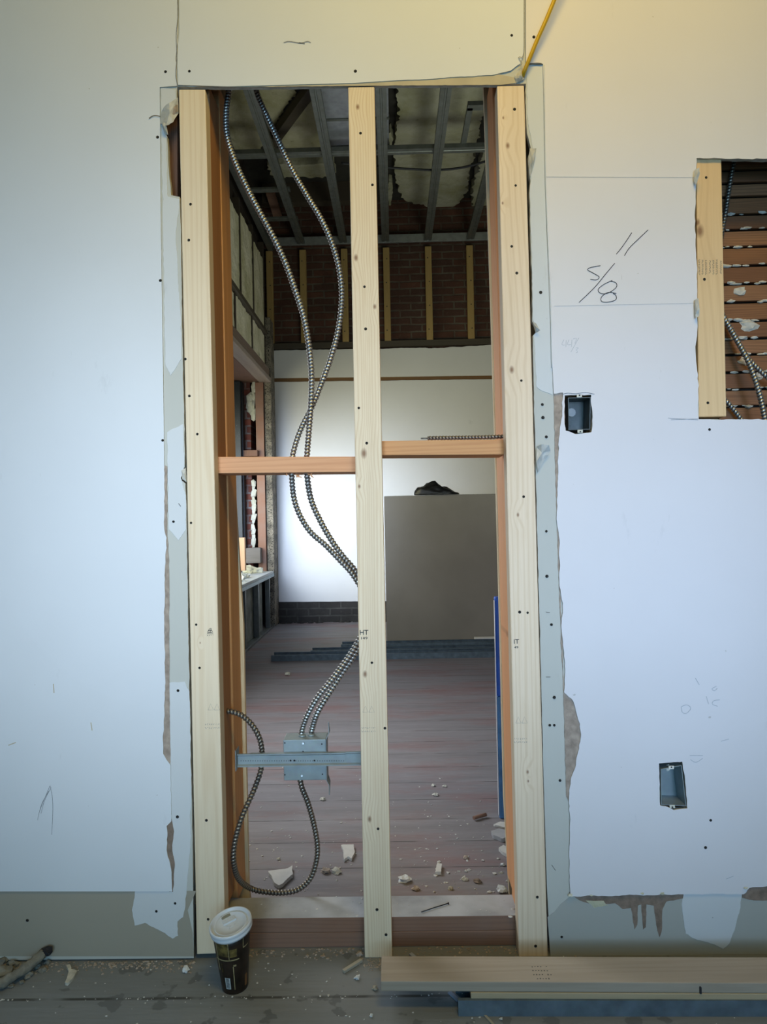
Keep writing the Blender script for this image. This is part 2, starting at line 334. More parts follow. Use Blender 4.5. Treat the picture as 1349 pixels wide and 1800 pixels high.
def spline(pts, step):
    P = [Vector(p) for p in pts]; P = [P[0] * 2 - P[1]] + P + [P[-1] * 2 - P[-2]]; out = []
    for i in range(1, len(P) - 2):
        a, b, c, d = P[i - 1:i + 3]
        for k in range(24):
            t = k / 24; out.append(.5 * ((2 * b) + (c - a) * t + (2 * a - 5 * b + 4 * c - d) * t * t + (3 * b - a - 3 * c + d) * t ** 3))
    out.append(P[-2]); res = [out[0]]; acc = 0
    for i in range(1, len(out)):
        seg = out[i] - out[i - 1]; L = seg.length
        while acc + L >= step:
            t = (step - acc) / L; q = out[i - 1] + seg * t; res.append(q); out[i - 1] = q; seg = out[i] - q; L = seg.length; acc = 0
        acc += L
    return res
def tube(bm, path, rad, ns=10, mi=0, helix=None, cap=True):
    """helix=(pitch, depth): armour ridges"""
    T = [(path[min(i + 1, len(path) - 1)] - path[max(i - 1, 0)]).normalized() for i in range(len(path))]
    up_ = Vector((0, 0, 1)) if abs(T[0][2]) < .9 else Vector((0, 1, 0)); n = T[0].cross(up_).normalized(); rings = []; s = 0
    for i, p in enumerate(path):
        if i: s += (path[i] - path[i - 1]).length
        n = (n - T[i] * n.dot(T[i])).normalized(); b = T[i].cross(n); ring = []
        r0 = rad(i / max(1, len(path) - 1)) if callable(rad) else rad
        for k in range(ns):
            th = 2 * math.pi * k / ns; r = r0
            if helix:
                ph = (s / helix[0] - k / ns) % 1.0; r = r0 - helix[1] * (0.5 - 0.5 * math.cos(2 * math.pi * ph)) ** 1.5
            ring.append(bm.verts.new(p + (n * math.cos(th) + b * math.sin(th)) * r))
        rings.append(ring)
    s = 0
    for i in range(len(rings) - 1):
        for k in range(ns):
            f = bm.faces.new((rings[i][k], rings[i][(k + 1) % ns], rings[i + 1][(k + 1) % ns], rings[i + 1][k])); f.material_index = mi
            f.smooth = True
            if helix:
                ph = ((s + .5 * (path[i + 1] - path[i]).length) / helix[0] - (k + .5) / ns) % 1.0
                f.material_index = 1 if .34 < ph < .66 else 0
        s += (path[i + 1] - path[i]).length
    if cap:
        for r in (rings[0][::-1], rings[-1]):
            f = bm.faces.new(r); f.material_index = 1 if helix else mi
def conduit(name, pts, label, rad=.0066, mats=('armor', 'armor_k'), pitch=.0078, group=None):
    bm = bmesh.new(); tube(bm, spline(pts, pitch / 6), rad, 14, helix=(pitch, rad * .30))
    me = bpy.data.meshes.new(name); bm.to_mesh(me); bm.free(); o = link(name, me, [M[k] for k in mats]); return tag(o, label, 'cable', group)

def disc(bm, c, r, n=10, d=.0012, mi=0, normal='Y'):
    """little screw head: a low domed disc standing on the surface, facing the camera side (-Y)"""
    c = Vector(c); ring = []
    for k in range(n):
        a = 2 * math.pi * k / n; ring.append(bm.verts.new(c + Vector((math.cos(a) * r, 0, math.sin(a) * r))))
    top = [bm.verts.new(v.co * .0 + c + (v.co - c) * .7 + Vector((0, -d, 0))) for v in ring]; ctr = bm.verts.new(c + Vector((0, -d * .3, 0)))
    for k in range(n):
        j = (k + 1) % n; bm.faces.new((ring[k], ring[j], top[j], top[k])).material_index = mi; bm.faces.new((top[k], top[j], ctr)).material_index = mi
def screws(parent, pts, Y, r=.0038, name='screw'):
    for x, y in pts:
        bm = bmesh.new(); disc(bm, at(x, y, Y), r * rnd.uniform(.85, 1.15)); from_bm(name, bm, M['screw'], parent)
def stroke(name, lines_px, Y, wdt, m, parent, smooth_=True):
    """pen strokes: flat ribbons lying on the surface"""
    bm = bmesh.new()
    for ln in lines_px:
        P = [at(x, y, Y) for x, y in ln]
        if len(P) > 2 and smooth_: P = spline(P, .004)
        V = []
        for i, p in enumerate(P):
            t = (P[min(i + 1, len(P) - 1)] - P[max(i - 1, 0)]); t = Vector((t[0], 0, t[2])).normalized(); nrm = Vector((-t[2], 0, t[0])) * wdt / 2
            V.append([bm.verts.new(p + nrm + Vector((0, -.0003, 0))), bm.verts.new(p - nrm + Vector((0, -.0003, 0)))])
        for i in range(len(V) - 1): bm.faces.new((V[i][0], V[i][1], V[i + 1][1], V[i + 1][0]))
    return from_bm(name, bm, m, parent)
def text(name, s, px, py, hpx, Y, m, parent, rot=0.0, sx=1.0):
    cu = bpy.data.curves.new('t', 'FONT'); cu.body = s; cu.align_x = 'CENTER'; cu.align_y = 'CENTER'; cu.size = 1; cu.offset = .012
    o = bpy.data.objects.new('t', cu); C.objects.link(o); me = bpy.data.meshes.new_from_object(o.evaluated_get(bpy.context.evaluated_depsgraph_get()))
    bpy.data.objects.remove(o); bpy.data.curves.remove(cu); me.materials.clear()
    for p in me.polygons: p.material_index = 0
    sz = hpx * (Y - CAM[1]) / F_PX / .72; c = at(px, py, Y); cr, sr = math.cos(rot), math.sin(rot)
    for v in me.vertices:
        x, y = v.co[0] * sz * sx, v.co[1] * sz; v.co = (c[0] + cr * x - sr * y, Y - .0004, c[2] + sr * x + cr * y)
    return link(name, me, m, parent)
def blob(bm, c, r, seed, squash=(1, 1, 1), sub=2, amp=.35, mi=0, fl=None):
    res = bmesh.ops.create_icosphere(bm, subdivisions=sub, radius=1.0); off = Vector((seed * 3.1, seed * 1.7, seed * .9))
    for v in res['verts']:
        d = v.co.normalized(); k = 1 + amp * noise.noise(d * 1.6 + off) * 2
        v.co = Vector(c) + Vector((d[0] * squash[0], d[1] * squash[1], d[2] * squash[2])) * r * k
        if fl is not None and v.co[2] < fl: v.co[2] = fl
    for v in res['verts']:
        for f in v.link_faces: f.material_index = mi

# ================================================================== SETTING
structure(boxo('floor', (-2.6, 4.2, .09, 5.05, -.05, 0), M['floor']))
structure(boxo('floor', (-2.6, 2.8, -2.8, .09, -.05, 0), M['nfloor']))
structure(boxo('ceiling', (-2.6, 2.8, -2.8, .27, 3.1, 3.2), M['ceil_n']))
structure(boxo('wall_near_left', (-2.7, -2.6, -2.8, .0, 0, 3.1), M['plaster_n']))
structure(boxo('wall_near_right', (2.8, 2.9, -2.8, .0, 0, 3.1), M['plaster_n']))
# wall behind the camera with its window opening
bm = bmesh.new(); box(bm, -2.6, -1.0, -2.8, -2.68, 0, 3.1); box(bm, 1.2, 2.8, -2.8, -2.68, 0, 3.1); box(bm, -1.0, 1.2, -2.8, -2.68, 0, .5); box(bm, -1.0, 1.2, -2.8, -2.68, 2.1, 3.1); box(bm, .0, .25, -2.8, -2.68, .5, 2.1)
structure(from_bm('wall_near_back', bm, M['plaster_n']))
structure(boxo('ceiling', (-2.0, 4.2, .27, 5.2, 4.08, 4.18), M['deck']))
structure(boxo('wall_far_right', (4.1, 4.2, .27, 5.03, 0, 4.08), M['darkwall']))

# ---- dividing wall, near face
open_loop = [(312, 152), (450, 152), (600, 150), (700, 149), (925, 147), (924, 160), (925, 200), (927, 235), (934, 262), (929, 275), (930, 300), (933, 318), (931, 340), (933, 420), (936, 500), (936, 565), (946, 578), (937, 590),
    (939, 700), (942, 800), (944, 900), (948, 1050), (952, 1200), (957, 1400), (962, 1560), (969, 1695), (970, 1760), (341, 1760), (341, 1690), (339, 1500), (335, 1300), (331, 1100), (328, 900), (326, 850), (316, 842), (318, 826), (325, 821),
    (323, 700), (320, 560), (318, 400), (316, 346), (301, 343), (297, 300), (294, 240), (284, 218), (286, 196), (300, 182), (311, 172)]
hole_r = [(1225, 278), (1460, 281), (1470, 738), (1229, 737), (1228, 690), (1223, 610), (1226, 590), (1226, 500), (1222, 400), (1224, 330)]
hole_b1 = [(993, 695), (1040, 694), (1042, 728), (1040, 760), (1012, 763), (995, 757), (992, 725)]
hole_b2 = [(1159, 1342), (1200, 1339), (1205, 1370), (1209, 1421), (1185, 1424), (1161, 1416)]
sheet_outer = [(-1400, -1500), (2900, -1500), (2900, 1683), (-1400, 1683)]
op = [(p[0], p[2]) for p in [at(x, y, 0) for x, y in open_loop]]
op = [(x, max(z, -.02)) for x, z in op]
holes = [[(p[0], p[2]) for p in [at(x, y, 0) for x, y in h]] for h in (hole_r, hole_b1, hole_b2)]
zc = 3.1
# base layer outline goes round the doorway (it is open at the floor)
i0 = [i for i, p in enumerate(open_loop) if p == (970, 1760)][0]
path = op[i0 + 2:] + op[:i0]          # left jamb bottom ... up, over, down the right jamb
path = [(path[0][0], .004)] + path[1:-1] + [(path[-1][0], .004)]
outer = [(-2.6, .004)] + path + [(2.8, .004), (2.8, zc), (-2.6, zc)]
nj = len(path)
wall = sheet('wall_front', [outer] + holes, 0.0, .0125, [M['base'], M['gyp']], plane='XZ', amp=.0006, step=.01, only=set(range(2, nj - 2)))
structure(wall)
def on(loop): return loop
def layer(name, loop, Yf, t, mats, amp=.0012, step=.008, only=None, seed=1, hs=()):
    return sheet(name, [loop] + list(hs), Yf, t, mats, wall, amp=amp, step=step, only=only, seed=seed)
L_sheet = [(-1400, -900), (311, -900), (312, 60), (309, 100), (311, 151), (281, 153), (283, 400), (286, 600), (289, 820), (289, 930), (293, 945), (290, 1000), (289, 1100), (291, 1200), (288, 1270), (287, 1325), (300, 1345), (301, 1430), (301, 1444), (293, 1452), (294, 1500), (301, 1528), (303, 1567), (-1400, 1567)]
layer('outer_board', L_sheet, -.0035, .0033, [M['white'], M['gyp']], amp=.0010, only={1, 2, 3, 8, 9, 10, 11, 12, 13, 14, 15, 16, 17, 18, 19, 20, 21})['label'] = 'white outer drywall sheet left of the doorway'
H_sheet = [(314, -900), (922, -900), (921, 92), (915, 112), (898, 124), (870, 131), (835, 134), (780, 137), (700, 141), (620, 146), (500, 149), (400, 152), (313, 149), (312, 100), (315, 60)]
layer('outer_board', H_sheet, -.0035, .0033, [M['white'], M['gyp']], amp=.0008, only={2, 3, 4, 5, 6, 7, 12, 13, 14})['label'] = 'white outer drywall sheet above the doorway'
R_sheet = [(924, -900), (3000, -900), (3000, 1551), (1349, 1558), (1318, 1561), (1308, 1572), (1205, 1572), (1003, 1576), (1001, 1500), (1003, 1440), (1001, 1400), (1004, 1368), (1013, 1345), (1022, 1292), (1020, 1272), (1008, 1232), (992, 1217), (994, 1165), (988, 1110), (990, 1060), (984, 1030), (984, 960), (979, 900), (982, 830), (983, 770), (989, 720), (990, 690), (974, 692), (972, 652), (968, 560), (965, 480), (961, 380), (958, 250), (955, 112), (925, 112)]
layer('outer_board', R_sheet, -.005, .0048, [M['white_r'], M['gyp']], amp=.0012, only=set(range(3, 27)), hs=(hole_r, hole_b1, hole_b2))['label'] = 'white outer drywall sheet right of the doorway'
# grey unpainted bands along the floor
band_z = .003
def patch(name, loop, m, Yf=-.0006, t=.0006, amp=.0008, label=None, seed=1):
    o = layer(name, loop, Yf, t, [m, m], amp=amp, step=.006, seed=seed)
    if label: o['label'] = label
    return o
patch('bare_board', [(-1400, 1560), (345, 1566), (330, 1600), (339, 1640), (341, 1681), (-1400, 1681)], M['band'], -.0004, .0004, amp=0, label='grey unpainted board along the floor, left')
patch('bare_board', [(963, 1612), (975, 1603), (985, 1590), (1000, 1578), (1010, 1560), (3000, 1540), (3000, 1691), (969, 1691)], M['band_r'], -.0004, .0004, amp=0, label='grey unpainted board along the floor, right')
# smeared joint compound, pale
patch('joint_compound', [(298, 1200), (325, 1198), (333, 1215), (337, 1400), (334, 1430), (336, 1470), (331, 1530), (326, 1590), (322, 1612), (312, 1620), (313, 1645), (304, 1650), (290, 1640), (270, 1630), (255, 1622), (237, 1627), (232, 1600), (238, 1565), (303, 1560), (300, 1400)], M['compound'], -.0012, .0012, label='pale joint compound patch at the foot')
patch('joint_compound', [(294, 760), (322, 745), (324, 820), (318, 840), (327, 870), (327, 930), (314, 950), (297, 930)], M['compound'], -.0012, .0012)
patch('joint_compound', [(283, 155), (309, 157), (309, 180), (294, 185), (283, 215), (292, 240), (295, 345), (316, 350), (309, 420), (318, 560), (319, 630), (300, 660), (291, 640), (287, 400)], M['compound'], -.0012, .0012)
patch('joint_compound', [(927, 115), (956, 114), (962, 380), (967, 520), (972, 650), (972, 694), (955, 688), (944, 680), (942, 640), (939, 590), (944, 580), (937, 560), (936, 480), (932, 330), (937, 260), (927, 200)], M['compound'], -.0012, .0012, label='pale joint compound on the strip by the right stud')
patch('joint_compound', [(1203, 1568), (1306, 1568), (1301, 1600), (1292, 1635), (1283, 1658), (1272, 1668), (1262, 1663), (1240, 1655), (1222, 1650), (1206, 1641), (1203, 1620), (1199, 1590)], M['compound'], -.0014, .0012, label='pale joint compound hanging below the right sheet')
# raised bead of compound along the taped joint
bm = bmesh.new()
tube(bm, spline([at(x, y, -.0052) for x, y in [(957, 114), (958, 200), (960, 320), (964, 430), (968, 520), (971, 650)]], .01), .0013, 6); from_bm('compound_bead', bm, M['compound'], wall)
# torn brown paper
patch('torn_paper', [(286, 818), (294, 820), (294, 930), (297, 1000), (298, 1200), (300, 1340), (296, 1348), (280, 1325), (284, 1000)], M['paper'], -.0018, .0006)
patch('torn_paper', [(290, 1446), (302, 1440), (306, 1462), (303, 1490), (307, 1515), (304, 1568), (298, 1568), (290, 1520)], M['paper_d'], -.0018, .0006)
patch('torn_paper', [(974, 690), (994, 688), (993, 760), (985, 800), (984, 1000), (992, 1200), (1026, 1250), (1027, 1320), (1008, 1400), (1004, 1420), (996, 1400), (992, 1250), (985, 1080), (979, 900), (976, 800)], M['paper'], -.0018, .0006, label='torn brown paper along the edge of the right sheet')
patch('torn_paper', [(1000, 1568), (1205, 1566), (1203, 1579), (1172, 1585), (1165, 1600), (1164, 1635), (1160, 1648), (1154, 1625), (1150, 1592), (1137, 1590), (1136, 1630), (1131, 1634), (1128, 1590), (1122, 1592), (1121, 1625), (1116, 1634), (1110, 1596), (1095, 1598), (1082, 1588), (1060, 1590), (1035, 1588), (1018, 1582)], M['paper_d'], -.0010, .0005, amp=.0006, label='brown torn paper with three drip shaped tongues')
patch('torn_paper', [(1306, 1560), (1400, 1552), (1700, 1550), (1700, 1582), (1330, 1583), (1305, 1578)], M['paper_d'], -.0016, .0006)
patch('torn_paper', [(655, 143), (700, 140), (780, 135), (835, 132), (870, 129), (905, 136), (907, 146), (880, 149), (600, 151), (400, 153), (500, 148)], M['tan'], -.0018, .0006, amp=.0004, label='tan torn paper under the header sheet')
patch('torn_paper', [(1030, 1583), (1062, 1584), (1070, 1592), (1045, 1596)], M['foamw'], -.002, .0014, amp=.001)
# flaps and lumps of torn board
def flap(pts, m, mid, label=None, seed=2):
    """curled scrap: polygon whose inner points lift off the wall"""
    bm = bmesh.new(); P = [at(x, y, Y) for x, y, Y in pts]; c = at(*mid); V = [bm.verts.new(p) for p in P]; cv = bm.verts.new(c)
    for i in range(len(V)): bm.faces.new((V[i], V[(i + 1) % len(V)], cv))
    bmesh.ops.subdivide_edges(bm, edges=bm.edges[:], cuts=2, use_grid_fill=True)
    for v in bm.verts: v.co += Vector((0, -abs(noise.noise(v.co * 90 + Vector((seed, 0, 0)))) * .006, noise.noise(v.co * 70) * .002))
    bmesh.ops.solidify(bm, geom=bm.faces[:], thickness=.0008); o = from_bm('torn_flap', bm, m, wall)
    if label: o['label'] = label
    return o
M['scrap'] = flat('board_paper_scrap', (.60, .60, .55), var=.1, sc=60)
flap([(944, 785, -.001), (952, 781, -.016), (965, 783, -.018), (968, 793, -.006), (955, 812, -.004), (946, 832, -.001), (943, 812, -.014)], M['scrap'], (953, 796, -.012), 'curled pale scrap of board paper beside the right stud')
flap([(932, 262, -.001), (943, 262, -.012), (938, 290, -.004), (932, 314, -.001), (929, 285, -.001)], M['scrap'], (936, 275, -.010))
flap([(936, 565, -.001), (943, 570, -.010), (950, 580, -.010), (942, 584, -.001)], M['scrap'], (943, 575, -.012))
flap([(285, 196, -.001), (298, 182, -.012), (313, 172, -.004), (314, 200, .004), (305, 215, -.010), (293, 222, -.016), (282, 218, -.001)], M['scrap'], (299, 200, -.016), 'crumpled board paper at the top of the torn hole')
flap([(300, 186, -.002), (312, 178, -.002), (313, 196, -.002), (303, 206, -.008)], M['paper'], (307, 192, -.010), seed=5)
flap([(284, 215, -.012), (292, 218, -.014), (296, 238, -.004), (291, 236, -.002)], M['gyp'], (290, 225, -.014), seed=6)
flap([(1222, 300, -.012), (1229, 296, -.018), (1230, 308, -.018), (1223, 326, -.012), (1220, 316, -.012)], M['scrap'], (1226, 308, -.020))
flap([(1222, 528, -.012), (1228, 524, -.016), (1229, 555, -.014), (1223, 560, -.012)], M['scrap'], (1226, 540, -.018))
flap([(320, 828, .0), (327, 822, .0), (328, 848, .0), (321, 842, -.002)], M['gyp'], (324, 834, -.006))
flap([(905, 134, -.002), (918, 120, -.006), (921, 140, -.002), (908, 147, -.001)], M['gyp'], (914, 134, -.01))
for sd, pts_ in enumerate([((1003, 1574), 7), ((1130, 1571), 5), ((1165, 1571), 6), ((1312, 1561), 6), ((1040, 1574), 4)]):
    bm = bmesh.new(); blob(bm, at(pts_[0][0], pts_[0][1], -.008), pts_[1] * .0006, sd + 3, (1.2, .8, .7)); from_bm('gypsum_crumb', bm, M['foamw'], wall)
# cracks: fine dark joint lines
stroke('joint_crack', [[(311, -60), (313, 20), (310, 60), (311, 100), (309, 130), (312, 150)]], -.0039, .0016, M['pencil'], wall)
stroke('joint_crack', [[(922, -60), (922, 30), (921, 95), (912, 100), (918, 112), (910, 118)]], -.0054, .0014, M['pencil'], wall)
stroke('joint_crack', [[(931, 112), (945, 111), (953, 112)], [(262, 208), (271, 203), (284, 205)]], -.0054, .0018, M['stamp'], wall)
stroke('joint_line', [[(960, 311), (1225, 312)], [(975, 538), (1228, 533)]], -.0054, .0008, M['pencil_l'], wall)
stroke('joint_line', [[(1175, 735), (1228, 738)], [(1180, 738), (1229, 736)]], -.0054, .0008, M['pencil'], wall)
stroke('surface_gouge', [[(499, 75), (508, 73), (522, 75), (530, 76), (541, 73), (548, 76)], [(526, 75), (536, 77)]], -.0039, .0022, M['pencil'], wall)
# handwriting
stroke('pencil_mark', [[(1111, 409), (1102, 423), (1092, 437), (1083, 448)], [(1140, 404), (1122, 421), (1106, 437), (1098, 450)],
    [(1056, 467), (1040, 470), (1033, 474), (1043, 480), (1054, 487), (1049, 492), (1038, 491)], [(1081, 463), (1065, 482), (1045, 506), (1016, 534)],
    [(1077, 493), (1062, 500), (1052, 509), (1057, 516), (1070, 515), (1084, 505), (1083, 497), (1072, 494)], [(1084, 516), (1070, 514), (1058, 522), (1058, 530), (1070, 531), (1083, 527), (1083, 519), (1076, 515)]], -.0054, .0016, M['ink'], wall)['label'] = 'handwritten 5/8 and two strokes'
stroke('pencil_mark', [[(992, 597), (988, 606), (996, 606)], [(996, 598), (995, 610)], [(1001, 597), (998, 606), (1006, 605)], [(1006, 597), (1005, 610)], [(1008, 596), (1014, 595), (1011, 604)], [(1018, 594), (1004, 619)], [(1013, 612), (1018, 611), (1013, 616), (1017, 618), (1012, 621)]], -.0054, .0009, M['pencil_l'], wall)['label'] = 'faint handwritten 44 7/8'
stroke('pencil_mark', [[(88, 1381), (80, 1400), (70, 1425), (66, 1443)], [(90, 1384), (79, 1406), (72, 1430)], [(88, 1381), (92, 1400), (93, 1425), (91, 1470)], [(86, 1390), (74, 1412), (68, 1432)]], -.0039, .0009, M['pencil'], wall)
stroke('pencil_mark', [[(1198, 1242), (1200, 1252), (1207, 1254), (1215, 1245), (1208, 1239), (1198, 1242)], [(1260, 1206), (1252, 1211), (1257, 1214), (1263, 1208)], [(1266, 1230), (1255, 1232), (1253, 1238), (1264, 1242)], [(1223, 1192), (1230, 1204)], [(1242, 1224), (1246, 1237)], [(1213, 1328), (1236, 1328)], [(1214, 1335), (1224, 1340), (1237, 1332)], [(1268, 1303), (1282, 1299)], [(1277, 1545), (1290, 1540)]], -.0054, .0012, M['pencil_l'], wall)
stroke('scuff', [[(94, 1202), (95, 1218)], [(160, 1270), (162, 1284)], [(15, 1310), (28, 1305)]], -.0039, .0022, M['tan'], wall, False)
screws(wall, [(291, 126), (333, 125), (625, 125), (900, 62), (277, 241), (282, 493), (286, 774)], -.0037, .0036)
screws(wall, [(939, 65), (1248, 755), (1241, 1490), (1250, 1442)], -.0052, .0036)
screws(wall, [(305, 917), (313, 1214), (312, 1436), (308, 1588), (275, 1602), (48, 1618), (951, 514), (961, 768), (954, 711), (955, 734), (961, 934), (962, 1013), (970, 1098), (967, 1275), (975, 1275), (985, 1372), (975, 1226), (988, 1647), (981, 1485), (1267, 1607)][:18], -.0013, .0034)
stroke('paper_nick', [[(960, 1076), (967, 1077)], [(960, 1190), (968, 1190)], [(314, 885), (318, 890)], [(970, 1520), (977, 1530)]], -.0016, .0012, M['stamp'], wall, False)

# ---- header piece behind the sheet, old framing seen in the torn hole, back face of the dividing wall
pc = at(600, 120, .02)
boxo('header_plate', (-.62, .45, .014, .13, at(600, 96, .014)[2], at(600, 96, .014)[2] + .09), M['oldwood'], wall)
hp = [at(284, 172, .045), at(330, 172, .045), at(330, 350, .045), at(284, 350, .045)]
old_w = pxprism('old_stud', [(270, 120), (312, 120), (312, 400), (270, 400)], .04, .12, M['oldwood'], wall, .003)
old_w['label'] = 'dark old stud seen through the torn hole'
# rear board of the dividing wall with its cut opening
rear = [(397, 120), (849, 118), (862, 500), (871, 800), (879, 1100), (886, 1400), (896, 1575)]
rl = [at(x, y, .222) for x, y in rear]; ll = [at(x, y, .222) for x, y in [(437.5, 1560), (428, 1100), (409, 800), (398, 160)]]
zt = at(600, 100, .222)[2]
prof = [(-2.6, .002), (ll[0][0] + .004, .002)] + [(p[0], p[2]) for p in ll] + [(ll[-1][0], zt), (rl[1][0], zt)] + [(p[0], p[2]) for p in rl[2:]] + [(rl[-1][0] + .003, .002), (4.1, .002), (4.1, 4.08), (-2.6, 4.08)]
m_jamb = wood('pale_jamb_edge', (.80, .68, .45), (.66, .5, .28), 'Z')
wm = sheet('wall_middle', [prof], .222, .014, [m_jamb, m_jamb], plane='XZ'); structure(wm)

# ================================================================== STUD FRAMING
CREAM, CREAM2 = (.82, .69, .50), (.66, .49, .29)
def mk(kn, Y=0.0): return [(at(x, y, Y), r) for x, y, r in kn]
m_st1 = wood('pine_left', CREAM, CREAM2, 'Z', mk([(352, 1130, .002)]), grain=.55, flow=10, seed=1.3)
m_st2 = wood('pine_centre', CREAM, CREAM2, 'Z', mk([(629, 188, .0055), (626, 453, .0065), (659, 539, .005), (640, 797, .009), (632, 855, .004), (642, 1185, .0065), (650, 1440, .006)]), grain=.85, flow=14, seed=4.1)
m_st3 = wood('pine_right', (.86, .71, .53), CREAM2, 'Z', mk([(893, 256, .006), (885, 207, .003), (884, 357, .003), (900, 650, .007), (911, 905, .004), (928, 1357, .004), (929, 1373, .003)]), grain=.6, flow=12, seed=7.7)
m_st4 = wood('pine_opening', (.80, .58, .32), (.66, .44, .22), 'Z', mk([(1232, 405, .012), (1228, 390, .007)]), grain=.6, flow=9, seed=2.2)
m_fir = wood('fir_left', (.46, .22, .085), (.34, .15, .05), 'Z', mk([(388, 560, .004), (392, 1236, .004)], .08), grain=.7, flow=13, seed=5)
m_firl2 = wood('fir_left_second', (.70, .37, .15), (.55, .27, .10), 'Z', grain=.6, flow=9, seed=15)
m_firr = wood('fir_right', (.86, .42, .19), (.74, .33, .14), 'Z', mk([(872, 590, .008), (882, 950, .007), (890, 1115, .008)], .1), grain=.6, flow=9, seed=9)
m_blkL = wood('fir_block_left', (.70, .37, .19), (.55, .25, .11), 'X', grain=.7, flow=16, seed=3)
m_blkR = wood('fir_block_right', (.62, .33, .14), (.50, .22, .085), 'X', grain=.8, flow=16, seed=6)
m_sill = wood('sill_wood', (.25, .13, .08), (.18, .09, .055), 'X', grain=.7, flow=16, seed=8, dirt=.15)
m_silltop = flat('dusty_sill_top', (.46, .49, .53), var=.18, sc=11, bmp=.3)

def stud(name, quad, label, mat, sc, Y0=0.0, Y1=.038, cat='stud', bev=.0022):
    o = pxprism(name, quad, Y0, Y1, mat, None, bev); tag(o, label, cat); screws(o, sc, Y0, .0032); return o
sL = stud('wall_stud', [(314, 157), (361, 157), (397, 1676), (346, 1678)], 'pale wooden stud at the left side of the doorway', m_st1,
    [(335, 359), (332, 422), (347, 763), (333, 696), (336, 919), (345, 1098), (351, 1174), (363, 1442), (366, 1616), (326, 631)])
sC = stud('wall_stud', [(612, 153), (658.5, 152), (690, 1684), (641.5, 1684)], 'pale wooden stud standing in the middle of the doorway', m_st2,
    [(634, 234), (655, 325), (641, 504), (643, 578), (645, 779), (654, 1165), (677, 1280), (665, 1457), (663, 1599), (679, 1643), (631, 717)])
sR = stud('wall_stud', [(874, 151), (922, 150), (964, 1691), (913, 1691)], 'pale wooden stud at the right side of the doorway', m_st3,
    [(905, 192), (907, 326), (900, 433), (909, 480), (917, 669), (921, 873), (928, 1077), (945, 1577), (942, 1663), (940, 1685), (914, 1076)])
def opening_stud():
    o = stud('wall_stud', [(1225, 277), (1269, 277), (1278, 732), (1229, 733)], 'short pale wooden stud in the cut opening at right', m_st4, [(1242, 312), (1239, 491), (1245, 708)], Y0=.003, Y1=.09); return o
sO = opening_stud()
# printing on the studs
text('grade_stamp', 'HT', 640, 1112, 8.5, 0, M['stamp'], sC); text('grade_stamp', '149', 640, 1122, 4.5, 0, M['stamp'], sC, sx=1.4)
text('grade_stamp', 'IT', 908, 1128, 8, 0, M['stamp'], sR); text('grade_stamp', '49', 908, 1138, 4, 0, M['stamp'], sR, sx=1.3)
def tris(px, py, n, Y, par, s=9):
    stroke('grade_stamp', [[(px + i * 11, py + s), (px + i * 11 + 4.5, py - 2), (px + i * 11 + 9.5, py + s), (px + i * 11, py + s)] for i in range(n)], Y, .0006, M['stampl'], par, False)
tris(366, 1239, 1, 0, sL); tris(377, 1239, 1, 0, sL); tris(638, 1243, 2, 0, sC); tris(907, 1262, 2, 0, sR)
def scribble(px, py, wd, rows, Y, par, h=3.2, gap=6, m='stampl', seed=1, pitch=3.3):
    r = random.Random(seed); L = []
    for j in range(rows):
        x = px
        while x < px + wd:
            y = py + j * gap; L.append([(x, y), (x + r.uniform(.6, 2), y + h * r.uniform(.5, 1))]); 
            if r.random() > .4: L.append([(x, y + h * r.random()), (x + 2, y + h * r.random())])
            x += pitch
    stroke('grade_stamp', L, Y, .0006, M[m], par, False)
scribble(361, 1272, 24, 2, 0, sL); scribble(636, 1278, 26, 2, 0, sC, seed=2); scribble(905, 1297, 22, 2, 0, sR, seed=3)
stroke('grade_stamp', [[(365, 1111), (368, 1106), (371, 1104), (374, 1111), (365, 1112)], [(366, 1109), (373, 1108)], [(364, 1113), (375, 1113)], [(370, 1105), (370, 1112)]], 0, .0012, M['stamp'], sL, False); scribble(364, 1115, 11, 1, 0, sL, 3, m='stamp', seed=5)
# columns of stamped characters on the opening stud
r_ = random.Random(4); L = []
for cx_ in (1228, 1234, 1240, 1247, 1253, 1259, 1266):
    y = 458 + r_.uniform(-1, 1)
    while y < 482:
        L.append([(cx_, y), (cx_ + 3.2, y + r_.uniform(-1, 1))]); L.append([(cx_ + r_.uniform(0, 3), y), (cx_ + r_.uniform(0, 3), y + 2.4)]); y += 3.4
stroke('grade_stamp', L, .003, .0007, M['stamp'], sO, False)

# rear framing, left and right
def rear_stud(label, q, Y0, Y1, m, name='framing_stud'): o = pxprism(name, q, Y0, Y1, m, None, .003); return tag(o, label, 'stud')
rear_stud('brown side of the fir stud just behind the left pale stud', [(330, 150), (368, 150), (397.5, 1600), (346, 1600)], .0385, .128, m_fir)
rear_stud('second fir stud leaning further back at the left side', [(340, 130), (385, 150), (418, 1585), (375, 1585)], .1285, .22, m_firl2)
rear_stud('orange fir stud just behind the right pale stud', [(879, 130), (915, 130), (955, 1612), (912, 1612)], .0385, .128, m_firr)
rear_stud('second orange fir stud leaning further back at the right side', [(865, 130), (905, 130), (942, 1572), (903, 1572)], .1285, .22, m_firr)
# printed numbers on the left fir side
def side_marks(par):
    bm = bmesh.new(); 
    for i in range(7):
        p = at(383.5, 757 + i * 4, .075); X = None
        z = p[2]; x = at(371 + .02 * 0, 770, .0385)[0] + .0105
        box(bm, x, x + .0005, .060, .072, z - .0012, z + .0012)
    return from_bm('grade_stamp', bm, M['ink'], par)

